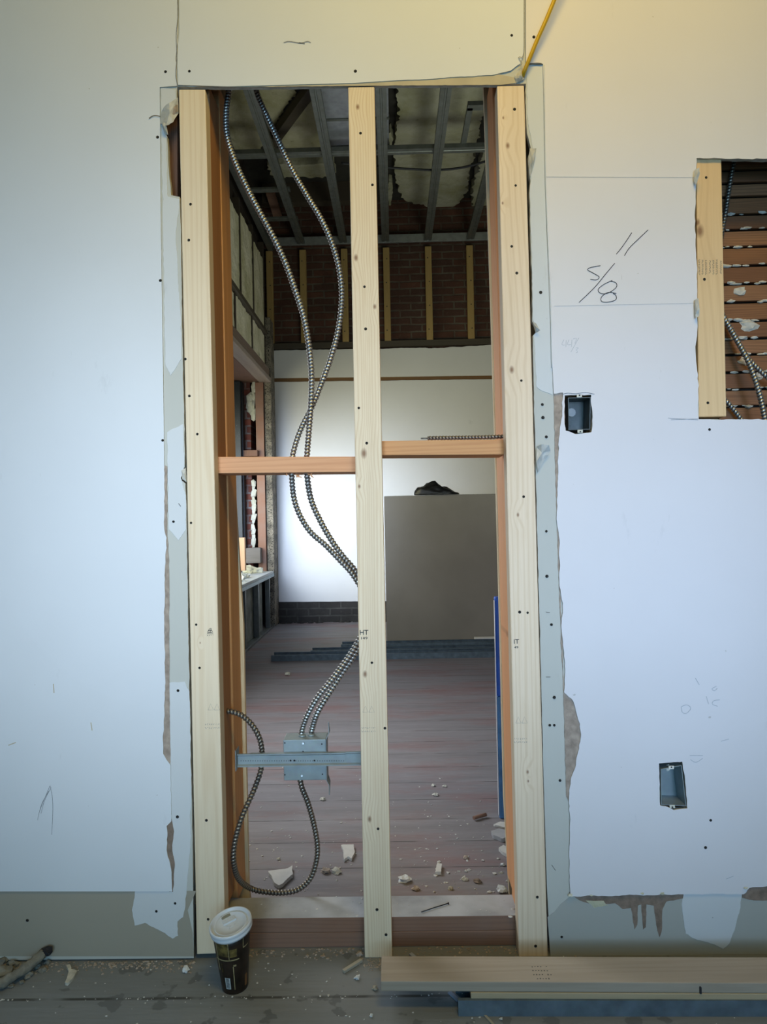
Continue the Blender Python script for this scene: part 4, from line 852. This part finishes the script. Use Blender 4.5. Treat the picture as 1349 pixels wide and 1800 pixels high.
# sill and debris on it
sl = thing('window_sill', (LX, 3.5, .49), 'white window sill board under the left window opening', 'window sill')
boxo('sill_board', (-1.56, LX + .045, .95, 4.80, .498, .520), flat('sill_white', (.70, .74, .78), var=.06), sl, .003)
boxo('front_strip', (LX + .035, LX + .05, .95, 4.80, .47, .4985), M['steelblue'], sl, .001)
def lump(label, c, r, seed, mat='foamw', sq=(1.2, .8, .7), fl=None, nm='foam_lump'):
    bm = bmesh.new(); blob(bm, c, r, seed, sq, fl=fl); return tag(from_bm(nm, bm, M[mat], smooth=False), label, 'debris')
for i, (x, y, Y, r, lab) in enumerate([(440, 992, 4.6, .055, 'lumpy foam chunk on the window sill below the grey block'), (452, 998, 4.6, .045, 'foam chunk on the window sill nearest the reddish post'), (424, 1001, 4.0, .04, 'foam chunk on the window sill at the foot of the wood offcut'), (432, 1003, 4.1, .03, 'small foam crumb in the middle of the window sill'), (421, 1012, 3.75, .035, 'white foam chunk nearest the doorway on the window sill')]):
    c = at(x, y, Y); c[2] = .525 + r * .35; c[0] = min(c[0], LX - .03); lump(lab, c, r, i + 2, fl=.521)
# studs and boards below the sill
for i, y in enumerate([2.0, 2.6, 3.2, 3.62, 4.12, 4.62]):
    tag(boxo('steel_stud', (LX - .005, LX + .035, y, y + .035, .02, .468), M['steeldark'], None, .001), 'short steel stud under the sill, ' + ['out of sight nearest the doorway', 'second out of sight', 'third out of sight', 'nearest one seen past the left studs', 'middle one seen', 'farthest one by the corner'][i], 'stud', 'short steel studs under the window sill')
for i, (a_, b2_) in enumerate([(2.64, 3.19), (3.24, 3.61), (3.66, 4.11), (4.16, 4.50)]):
    tag(boxo('grey_board', (LX - .04, LX - .01, a_, b2_, .02, .468), flat('old_grey_board_%d' % i, (.21, .225, .20), var=.3, sc=9, spots=.3, spotcol=(.4, .4, .36))), 'weathered grey board between the steel studs, ' + ['out of sight', 'nearest seen', 'middle', 'farthest'][i], 'board', 'weathered boards under the window sill')
tag(boxo('bottom_track', (LX - .01, LX + .045, 1.0, 4.85, 0.0, .02), M['steeldark'], None, .002), 'steel floor track below the left window', 'metal track')

# ---- stack of plasterboard standing on edge, with a black bag on it
sb = thing('plasterboard_stack', (.6, 3.8, 0), 'stack of brown faced plasterboard sheets standing on edge in the far room', 'plasterboard')
x0 = at(678, 1000, 3.75)[0]
for i in range(5):
    boxo('board', (x0 + (.004 * i), x0 + 2.42 + .003 * i, 3.75 + .0165 * i, 3.75 + .0165 * i + .0155, .0, 1.16 + (.004 if i in (1, 3) else 0)), [flat('grey_brown_board_face', (.29, .26, .225), var=.08, sc=3, bmp=.03), M['gyp']][0] if i == 0 else M['gyp'], sb, .001)
bm = bmesh.new(); r3 = random.Random(3)
bmesh.ops.create_icosphere(bm, subdivisions=4, radius=1.0); bc0 = at(768, 866, 3.79)
for v in bm.verts:
    d = v.co.copy(); u = (d[0] + 1) / 2; hgt = (.078 if u < .45 else .078 * (1 - (u - .45) / .58 * .78)); n1 = noise.noise(d * 2.3) * .35 + noise.noise(d * 6) * .22
    v.co = Vector((bc0[0] + d[0] * .178, 3.79 + d[1] * .07 * (1 + n1 * .4), 1.166 + max(0, (d[2] + .15)) * hgt * (1 + n1)))
tag(from_bm('plastic_bag', bm, flat('black_plastic', (.018, .018, .02), rough=.28, var=.1, sc=60, bmp=.6), smooth=True), 'crumpled black plastic bag on top of the plasterboard stack', 'bag')

# ---- steel studs lying on the far floor
def floor_stud(label, x0_, x1_, Yc, z0=0, wdt=.09, h=.04, rot=0.0):
    bm = bmesh.new(); pf = [(-wdt / 2 + .008, h), (-wdt / 2, h), (-wdt / 2, 0), (wdt / 2, 0), (wdt / 2, h), (wdt / 2 - .008, h)]
    A = [bm.verts.new((x0_, Yc + u, z0 + v)) for u, v in pf]; B = [bm.verts.new((x1_, Yc + u + rot * (x1_ - x0_), z0 + v)) for u, v in pf]
    for i in range(len(pf) - 1): bm.faces.new((A[i], B[i], B[i + 1], A[i + 1]))
    bm.normal_update(); bmesh.ops.solidify(bm, geom=bm.faces[:], thickness=.0016); return tag(from_bm('steel_stud', bm, M['steelfloor']), label, 'metal stud', 'steel studs lying on the far floor')
floor_stud('open steel stud lying nearest on the far floor, longest to the left', at(477, 1162, 3.25)[0], 2.2, 3.31, wdt=.12)
floor_stud('open steel stud lying second on the far floor', at(546, 1148, 3.4)[0], 2.3, 3.46, wdt=.11)
floor_stud('open steel stud lying farthest, against the plasterboard stack', at(601, 1140, 3.6)[0], 2.4, 3.60, wdt=.12, h=.055)
tag(boxo('steel_strip', (at(835, 1131, 3.7)[0], 1.6, 3.665, 3.735, .0, .062), M['white_r'], None, .001), 'pale strip beside the plasterboard stack at the right', 'metal strip')
# ---- blue wrapped bundle leaning at the right
bu = thing('blue_bundle', (.42, .75, 0), 'tall blue wrapped bundle standing behind the right side of the doorway', 'bundle')
bx = at(878, 1400, .70)[0]; zs1 = at(880, 1225, .70)[2]; ztp = at(880, 1050, .7)[2]
blu1 = flat('deep_blue_film', (.015, .10, .55), rough=.35, var=.2, sc=20); blu2 = flat('light_blue_film', (.08, .24, .55), rough=.4, var=.2, sc=25)
boxo('upper_wrap', (bx + .001, bx + .20, .702, .735, zs1, ztp), blu1, bu, .004); boxo('lower_wrap', (bx, bx + .20, .70, .735, 0.0, zs1), blu2, bu, .004)
boxo('white_edge', (bx - .003, bx - .0002, .703, .709, .01, ztp - .01), M['white_r'], bu, .001)

# ================================================================== LUMBER ON THE NEAR FLOOR
lp1, lp2 = at(670, 1741, -.171)[0], 1.5
m_pl = wood('grey_pine_plank', (.38, .32, .25), (.29, .24, .18), 'X', grain=.6, flow=12, seed=11); m_pl2 = wood('yellow_pine_plank', (.44, .35, .22), (.34, .26, .15), 'X', grain=.5, flow=12, seed=12)
def slantbox(name, x0, x1, ya, yb, z0, z1, rot, m, bev=.0015, parent=None):
    bm = bmesh.new(); d = rot * (x1 - x0)
    hexa(bm, [(x0, ya, z0), (x1, ya + d, z0), (x1, ya + d, z1), (x0, ya, z1), (x0, yb, z0), (x1, yb + d, z0), (x1, yb + d, z1), (x0, yb, z1)], bev); return from_bm(name, bm, m, parent)
pA = slantbox('wood_plank', lp1, lp2, -.172, -.092, .0435, .0635, -.022, m_pl); tag(pA, 'long pale plank on top of the pile against the wall at lower right', 'plank')
nx = at(1229, 1738, -.18)[0]; boxo('edge_split', (nx - .0016, nx + .0016, -.1898, -.184, .0440, .0565), M['ink'], pA)
scr = []; r_ = random.Random(8)
bm = bmesh.new()
for row in range(4):
    for k in range(7):
        if r_.random() < .2: continue
        p = atz(936 + k * 5 + row * 1.5, 1699 + row * 7, .0637); box(bm, p[0] - .0013, p[0] + .0011, p[1] - .0022 * r_.uniform(.5, 1), p[1] + .002 * r_.random(), .0632, .06375)
from_bm('grade_stamp', bm, M['stamp'], pA, kind='stuff')
pB = slantbox('wood_plank', at(828, 1750, -.178)[0], lp2, -.178, -.12, .0305, .0430, -.020, m_pl2); tag(pB, 'thin plank sandwiched between the top plank and the steel stud', 'plank')
bm = bmesh.new(); xa, xb = at(806, 1772, -.182)[0], 1.5; d = -.014 * (xb - xa)
pf = [(-.175, .030), (-.182, .030), (-.182, 0.0005), (-.118, 0.0005), (-.118, .030), (-.125, .030)]
A = [bm.verts.new((xa, u, v)) for u, v in pf]; B = [bm.verts.new((xb, u + d, v)) for u, v in pf]
for i in range(len(pf) - 1): bm.faces.new((A[i], B[i], B[i + 1], A[i + 1]))
bm.normal_update(); bmesh.ops.solidify(bm, geom=bm.faces[:], thickness=.0014)
tag(from_bm('steel_stud', bm, M['steelfloor']), 'blue grey steel stud lying at the bottom front of the plank pile', 'metal stud')

# ================================================================== COFFEE CUP
base = atz(414, 1733, 0); base = Vector((base[0], base[1], 0.0))
cup = thing('coffee_cup', base, 'dark brown and gold paper coffee cup with white plastic lid in front of left stud', 'cup')
tilt = Matrix.Rotation(math.radians(4.0), 3, 'X') @ Matrix.Rotation(math.radians(-2.0), 3, 'Y')
H = .132; R0, R1 = .0275, .0405
def cpt(r, th, z): v = tilt @ Vector((r * math.cos(th), r * math.sin(th), z)); return base + v + Vector((0, 0, .0015))
def lathe(prof, n=48, fn=cpt, mi=None):
    bm = bmesh.new(); R_ = []
    for r, z in prof: R_.append([bm.verts.new(fn(r, 2 * math.pi * k / n, z)) for k in range(n)])
    for i in range(len(R_) - 1):
        for k in range(n):
            f = bm.faces.new((R_[i][k], R_[i][(k + 1) % n], R_[i + 1][(k + 1) % n], R_[i + 1][k])); f.smooth = True
    bm.faces.new(R_[0][::-1]); bm.faces.new(R_[-1]); return bm
def rz(z): return R0 + (R1 - R0) * z / H
from_bm('paper_body', lathe([(R0 - .002, .004), (R0 - .0015, 0), (R0, 0), (R0 + .0004, .004), (rz(.03), .03), (rz(.07), .07), (rz(.11), .11), (rz(.128), .128)]), flat('dark_brown_print', (.030, .017, .011), rough=.35, var=.4, sc=40, bmp=0), cup)
def cpatch(name, a0, a1, z0, z1, m, off=.0003, n=10, parent=cup):
    bm = bmesh.new(); g = []
    for i in range(n + 1):
        a = math.radians(a0 + (a1 - a0) * i / n); g.append([bm.verts.new(cpt(rz(z) + off, a, z)) for z in (z0, (z0 + z1) / 2, z1)])
    for i in range(n):
        for j in range(2): bm.faces.new((g[i][j], g[i + 1][j], g[i + 1][j + 1], g[i][j + 1]))
    return from_bm(name, bm, m, parent)
gold = flat('gold_print', (.20, .145, .04), rough=.4, var=.45, sc=90, bmp=0); goldl = flat('gold_line', (.42, .34, .17), rough=.4, var=.2, sc=90, bmp=0)
lab = flat('label_white', (.55, .58, .56), var=.05, bmp=0)
# the side facing the camera is around -90 degrees
cpatch('gold_print', -128, -88, .090, .124, gold); cpatch('gold_print', -86, -62, .088, .106, gold); cpatch('gold_print', -89, -87, .083, .131, goldl, .0005, 2)
cpatch('gold_band', -140, -55, .080, .0825, goldl, .0005, 16); cpatch('gold_band', -40, -18, .100, .1025, goldl, .0005, 6); cpatch('gold_band', -41, -39, .100, .131, goldl, .0005, 2)
cpatch('gold_print', -32, -18, .010, .036, flat('orange_print', (.20, .09, .03), bmp=0), .0004); cpatch('text_line', -78, -75, .012, .066, goldl, .0005, 2); cpatch('text_line', -76, -66, .066, .070, goldl, .0005, 3); cpatch('text_line', -134, -130, .055, .120, goldl, .0005, 2)
cpatch('text_line', -120, -117, .052, .072, gold, .0005, 2)
lb = cpatch('barcode_label', -113, -92, .014, .040, lab, .0006, 6)
for k in range(9): cpatch('bar', -109.5, -96, .0165 + k * .0023, .0165 + k * .0023 + .0010 + .0004 * (k % 2), M['ink'], .0009, 4, lb)
cpatch('bar', -109.5, -97, .0372, .039, M['stamp'], .0009, 4, lb)
# lid, seated a little crooked
lt = tilt @ Matrix.Rotation(math.radians(6), 3, 'X') @ Matrix.Rotation(math.radians(-5), 3, 'Y'); lo_ = tilt @ Vector((0, 0, H + .0035)) + base + Vector((0, 0, .0015))
def lpt(r, th, z): return lo_ + lt @ Vector((r * math.cos(th), r * math.sin(th), z))
plw = flat('white_plastic', (.66, .70, .74), rough=.3, var=.03, bmp=0)
from_bm('lid', lathe([(.0400, -.009), (.0440, -.009), (.0448, -.004), (.0432, -.002), (.0452, .002), (.0450, .006), (.0428, .008), (.0405, .0064), (.0392, -.0008), (.0352, -.0012), (.0340, .0034), (.0326, .0038), (.0312, .0014), (.012, .0012), (.001, .0012)], 56, lpt), plw, cup)
lid = [o for o in bpy.data.objects if o.name == 'lid'][0]
def lbox(name, x0, x1, y0, y1, z0, z1, ang, m=plw):
    bm = bmesh.new(); box(bm, x0, x1, y0, y1, z0, z1, .0004); ca, sa = math.cos(ang), math.sin(ang)
    for v in bm.verts: x, y, z = v.co; v.co = lo_ + lt @ Vector((ca * x - sa * y, sa * x + ca * y, z))
    return from_bm(name, bm, m, lid)
A_ = math.radians(32)
lbox('sip_tab', -.013, .013, .006, .018, .0010, .0036, A_); lbox('tab_ridge', -.014, .014, .004, .0055, .0010, .0052, A_); lbox('sip_opening', -.011, .008, .0240, .0345, -.0012, .0030, A_, flat('lid_opening', (.30, .29, .22), bmp=0))
for k in range(4): lbox('tab_ridge', -.009 + k * .005, -.0065 + k * .005, .0085, .0155, .0034, .0046, A_)
bm = bmesh.new(); tube(bm, [lpt(.009, math.radians(-150 + k * 12), .0014) for k in range(14)], .0008, 5); from_bm('embossed_ring', bm, plw, lid)
lbox('embossed_line', -.0006, .0006, -.016, -.004, .0010, .0024, 0); 
bm = bmesh.new(); disc_c = lpt(.010, math.radians(200), .0012); tube(bm, [disc_c, disc_c + lt @ Vector((0, 0, .0008))], .0014, 8); from_bm('dimple', bm, plw, lid)

# ================================================================== DEBRIS
def shard(label, px, Z0, t, m, seed=1, nm='plaster_shard', tilt_=0.0):
    """flat broken piece; outline traced where it lies"""
    lp = [atz(x, y, Z0 + t) for x, y in px]; lp = [(p[0], p[1]) for p in lp]; me = fill2d([rag(lp, .008, .0012, seed=seed)], t)
    for v in me.vertices: x, y, z = v.co; v.co = (x, y, Z0 + t / 2 + z + (0.0))
    return tag(link(nm, me, [m]), label, 'debris')
pw = flat('plaster_white_chip', (.62, .61, .58), var=.05, sc=40)
shard('big white plaster shard on the far floor behind the cable loop', [(472, 1531), (506, 1526), (514, 1521), (515, 1537), (508, 1542), (497, 1553), (490, 1556), (482, 1551), (478, 1540)], .001, .010, pw, 1)
shard('cracked white plaster shard left of the middle stud', [(600, 1485), (622, 1484), (624, 1496), (618, 1509), (612, 1505), (605, 1511), (604, 1496)], .001, .008, pw, 2)
shard('upright white plaster chip between middle stud and right side', [(769, 1517), (777, 1518), (776, 1532), (765, 1533)], .001, .009, pw, 3)
shard('pale shard under the foot of the blue bundle', [(868, 1449), (880, 1444), (893, 1446), (893, 1455), (882, 1453)], .001, .006, pw, 4)
shard('grey shard just in front of the blue bundle', [(864, 1460), (878, 1456), (893, 1459), (893, 1470), (884, 1474), (866, 1467)], .001, .012, flat('grey_plaster', (.42, .42, .44), var=.1), 5)
shard('bluish white shard half behind the right fir stud', [(877, 1490), (885, 1485), (895, 1489), (895, 1503), (884, 1497)], .001, .010, pw, 6)
def chunk(label, x, y, r, m='gyp', sq=(1.2, 1, .8), seed=None, nm='plaster_chunk', flz=.0, parent=None):
    p = atz(x, y, flz + r * .35); seed = seed or (x * 7 + y) % 97 + 1; bm = bmesh.new(); blob(bm, (p[0], p[1], flz + r * .4), r, seed, sq, sub=2, amp=.42, fl=flz + .0005); return tag(from_bm(nm, bm, M[m]), label, 'debris')
for a in [('pale lump on the far floor left of the conduit crossing', 506, 1185, .016, 'foamw'), ('brownish clod beside the cable loop, left of the pair', 573, 1531, .011, 'paper'), ('cream crumb beside the cable loop, right of the pair', 592, 1532, .011, 'gyp'),
          ('white clump lying left in the right half of the doorway', 711, 1546, .013, 'compound'), ('pinkish pebble in the right half of the doorway', 819, 1508, .006, 'paper'), ('white lump by the foot of the right fir stud', 882, 1564, .012, 'compound'),
          ('dark brown clod near the right fir stud', 840, 1549, .008, 'paper_d'), ('flat pale crumb between white clump and dark clod', 817, 1545, .007, 'gyp'), ('small white crumb right of the pinkish pebble', 884, 1520, .006, 'compound'), ('grey pebble behind the sill in the right half', 792, 1562, .006, 'band'),
          ('brown splinter pile left behind the sill by the middle stud', 731, 1562, .008, 'paper'), ('pale crumb far back in the right half', 766, 1397, .008, 'gyp'), ('tiny twin crumb left in the far right half', 762, 1381, .006, 'gyp'), ('tiny twin crumb right in the far right half', 782, 1382, .006, 'gyp'),
          ('small pale stone in the left half under the steel box', 568, 1405, .008, 'gyp'), ('small pale stone left of the cable loop bottom', 490, 1510, .005, 'gyp')]: chunk(*a)
bm = bmesh.new(); tube(bm, [atz(833, 1438, .009), atz(846, 1434, .009), atz(855, 1432, .009)], .006, 8); tag(from_bm('wood_plug', bm, M['oldwood']), 'short brown wood plug on the floor near the blue bundle', 'debris')
bm = bmesh.new(); tube(bm, [atz(741, 1603, zs + .0025), atz(765, 1595, zs + .0025), atz(788, 1588, zs + .0025)], .0011, 6); 
c_ = atz(788, 1588, zs + .0025); tube(bm, [c_, c_ + Vector((.002, .0006, .0))], .0026, 8)
tag(from_bm('nail', bm, M['screw']), 'dark nail lying on the dusty sill in the right half', 'nail')
# near floor pieces
for a in [('white plaster lump on the near floor left of the cup', 327, 1706, .0075, 'compound', (1, 1, .9)), ('small white broken piece in front of the middle stud', 628, 1719, .0055, 'compound', (1, 1, 1)), ('white pebble at the bottom edge right of centre', 653, 1785, .0042, 'compound', (.8, 1.2, .8)),
          ('brown pebble beside the foot of the middle stud', 632, 1678, .006, 'paper', (1.2, 1, .8)), ('small brown pebble on the floor before the sill', 540, 1681, .004, 'paper', (1, 1, .8)), ('brown pebble on the floor before the sill, right of the small one', 568, 1681, .004, 'paper', (1.3, 1, .7)),
          ('tiny white chip at the right part of the floor, bottom edge', 881, 1791, .003, 'compound', (1, 1, .6)), ('dark stone beside the plank end', 659, 1737, .006, 'band', (1, 1, .9)), ('white chip in front of the sill near the right stud', 832, 1689, .005, 'compound', (1.2, 1, .9))]: chunk(a[0], a[1], a[2], a[3], a[4], a[5])
shard('angular tan plaster scrap on the near floor at left', [(117, 1696), (123, 1695), (125, 1703), (136, 1706), (130, 1716), (119, 1728), (114, 1727), (119, 1713), (120, 1704)], .0005, .006, M['gyp'], 9)
def stick(label, a, b2_, w_, h, m, z=.0):
    pa, pb = atz(a[0], a[1], z), atz(b2_[0], b2_[1], z); d = (pb - pa); n_ = Vector((-d[1], d[0], 0)).normalized() * w_ / 2; bm = bmesh.new()
    hexa(bm, [pa - n_, pb - n_, pb + n_, pa + n_] + [q + Vector((0, 0, h)) for q in (pa - n_, pb - n_, pb + n_, pa + n_)], .0005); return tag(from_bm('wood_sliver', bm, m), label, 'debris')
stick('grey wooden sliver pointing at the foot of the middle stud', (604, 1710), (636, 1690), .008, .006, M['band'], .001)
stick('bluish strip poking out behind the plank near the middle stud', (722, 1677), (750, 1703), .008, .003, flat('blue_grey_strip', (.33, .38, .48), var=.1), .003)
stick('bluish strip end showing under the plank', (790, 1745), (806, 1760), .008, .003, bpy.data.materials['blue_grey_strip'], .001)
stick('pale sliver poking out under the steel stud at the bottom edge', (850, 1782), (868, 1802), .005, .002, M['band'], .001)
# rubble heap in the left corner
rb = thing('mortar_covered_pipe', atz(40, 1700, 0), 'thick grey mortar covered pipe end lying in the left corner heap', 'pipe')
pts = [atz(x, y, z) for x, y, z in [(-60, 1760, .012), (-10, 1735, .014), (30, 1712, .018), (60, 1690, .024), (78, 1675, .03)]]
bm = bmesh.new(); tube(bm, spline(pts, .004), .0105, 14)
for v in bm.verts: v.co += Vector((noise.noise(v.co * 90), noise.noise(v.co * 90 + Vector((5, 0, 0))), noise.noise(v.co * 90 + Vector((0, 7, 0))))) * .004
mrt = flat('mortar_grey', (.25, .24, .20), var=.2, sc=60, bmp=.6)
from_bm('pipe', bm, mrt, rb); bm = bmesh.new(); blob(bm, pts[-1] + Vector((.004, 0, .004)), .012, 4, (1.1, .8, .8)); from_bm('charred_end', bm, M['ink'], rb)
hp_ = [(8, 1707, .018), (22, 1695, .014), (38, 1680, .013), (53, 1672, .012), (58, 1690, .012), (28, 1715, .012), (50, 1715, .012), (75, 1705, .010), (84, 1692, .008), (3, 1690, .014), (38, 1727, .007), (45, 1705, .012), (10, 1725, .010), (68, 1700, .008), (20, 1733, .007)]
desc = ['biggest, at the frame edge', 'above the pipe', 'against the wall foot', 'highest against the wall', 'next to the charred end', 'below the pipe', 'under the middle of the pipe', 'right outer', 'farthest right', 'at the left frame edge by the wall', 'small, front', 'in the centre of the heap', 'front left', 'right, near the pipe tip', 'lowest small one']
for (x, y, r), dd in zip(hp_, desc): o = chunk('grey mortar lump in the left corner heap, ' + dd, x, y, r * .8, 'gyp', (1.1, 1, .8), nm='mortar_lump'); o.data.materials.clear(); o.data.materials.append(mrt); o['group'] = 'mortar lumps of the left corner heap'
# fine crumbs: uncountable
def crumbs(name, label, spots, m, seed, parent=None):
    r = random.Random(seed); bm = bmesh.new()
    for p, s in spots: blob(bm, p, s, r.random() * 50, (r.uniform(.8, 1.5), 1, r.uniform(.5, .9)), sub=1, amp=.5, fl=p[2] - s * .25)
    o = from_bm(name, bm, m); return tag(o, label, 'debris', kind='stuff')
r = random.Random(21); L = []
for i in range(420):
    x = r.uniform(-1.0, -.47); L.append((Vector((x, -abs(r.gauss(0, .018)) - .004, .0004)), r.choice([.0012, .0016, .002, .003])))
for i in range(260):
    x = r.uniform(-.42, .40); L.append((Vector((x, .034 - abs(r.gauss(0, .016)), .0004)), r.choice([.0012, .0016, .002, .003])))
for i in range(120): L.append((Vector((-.06 + r.gauss(0, .02), -.02 + r.gauss(0, .012), .0004)), r.choice([.001, .0015, .002])))
crumbs('floor_grit', 'grey brown grit and crumbs along the foot of the wall and sill', L, M['paper'], 3)
L = []
for i in range(130): L.append((Vector((r.uniform(-.9, .75), r.uniform(-.24, .0), .0004)), r.choice([.0008, .0011, .0015, .002])))
for i in range(70): L.append((Vector((r.uniform(-.9, .3), -.124 + r.gauss(0, .003), .0004)), r.choice([.0008, .0012, .0018])))
crumbs('floor_crumbs', 'scattered pale crumbs on the near floor', L, pw, 4)
L = []
for i in range(420):
    y = .15 + abs(r.gauss(0, .45)); L.append((Vector((r.uniform(-.5, .5) * (1 + y * .5), y, .0006)), r.choice([.001, .0014, .002, .003]) * (1 + .12 * y)))
for i in range(70): L.append((Vector((r.uniform(.05, .42), r.uniform(.15, .75), .0006)), r.choice([.0012, .002, .003, .005])))
crumbs('floor_crumbs', 'scattered pale crumbs on the far floor', L, pw, 5)
L = []
for (x, y, s) in [(460, 1590, 3), (492, 1592, 3), (505, 1587, 2), (538, 1602, 2.5), (557, 1599, 3.5), (592, 1577, 3), (620, 1585, 2.5), (628, 1611, 4), (632, 1588, 4), (636, 1580, 4), (845, 1600, 2.5), (862, 1604, 2), (902, 1598, 5), (905, 1608, 4), (898, 1612, 5), (907, 1590, 4)]:
    p = atz(x, y, zs); L.append((Vector((p[0], p[1], zs + .0005)), s * .0007))
for i in range(50): L.append((Vector((r.uniform(-.4, .38), r.uniform(.05, .12), zs + .0004)), r.choice([.0008, .0012])))
crumbs('sill_crumbs', 'white crumbs on the dusty sill plate', L, pw, 6)
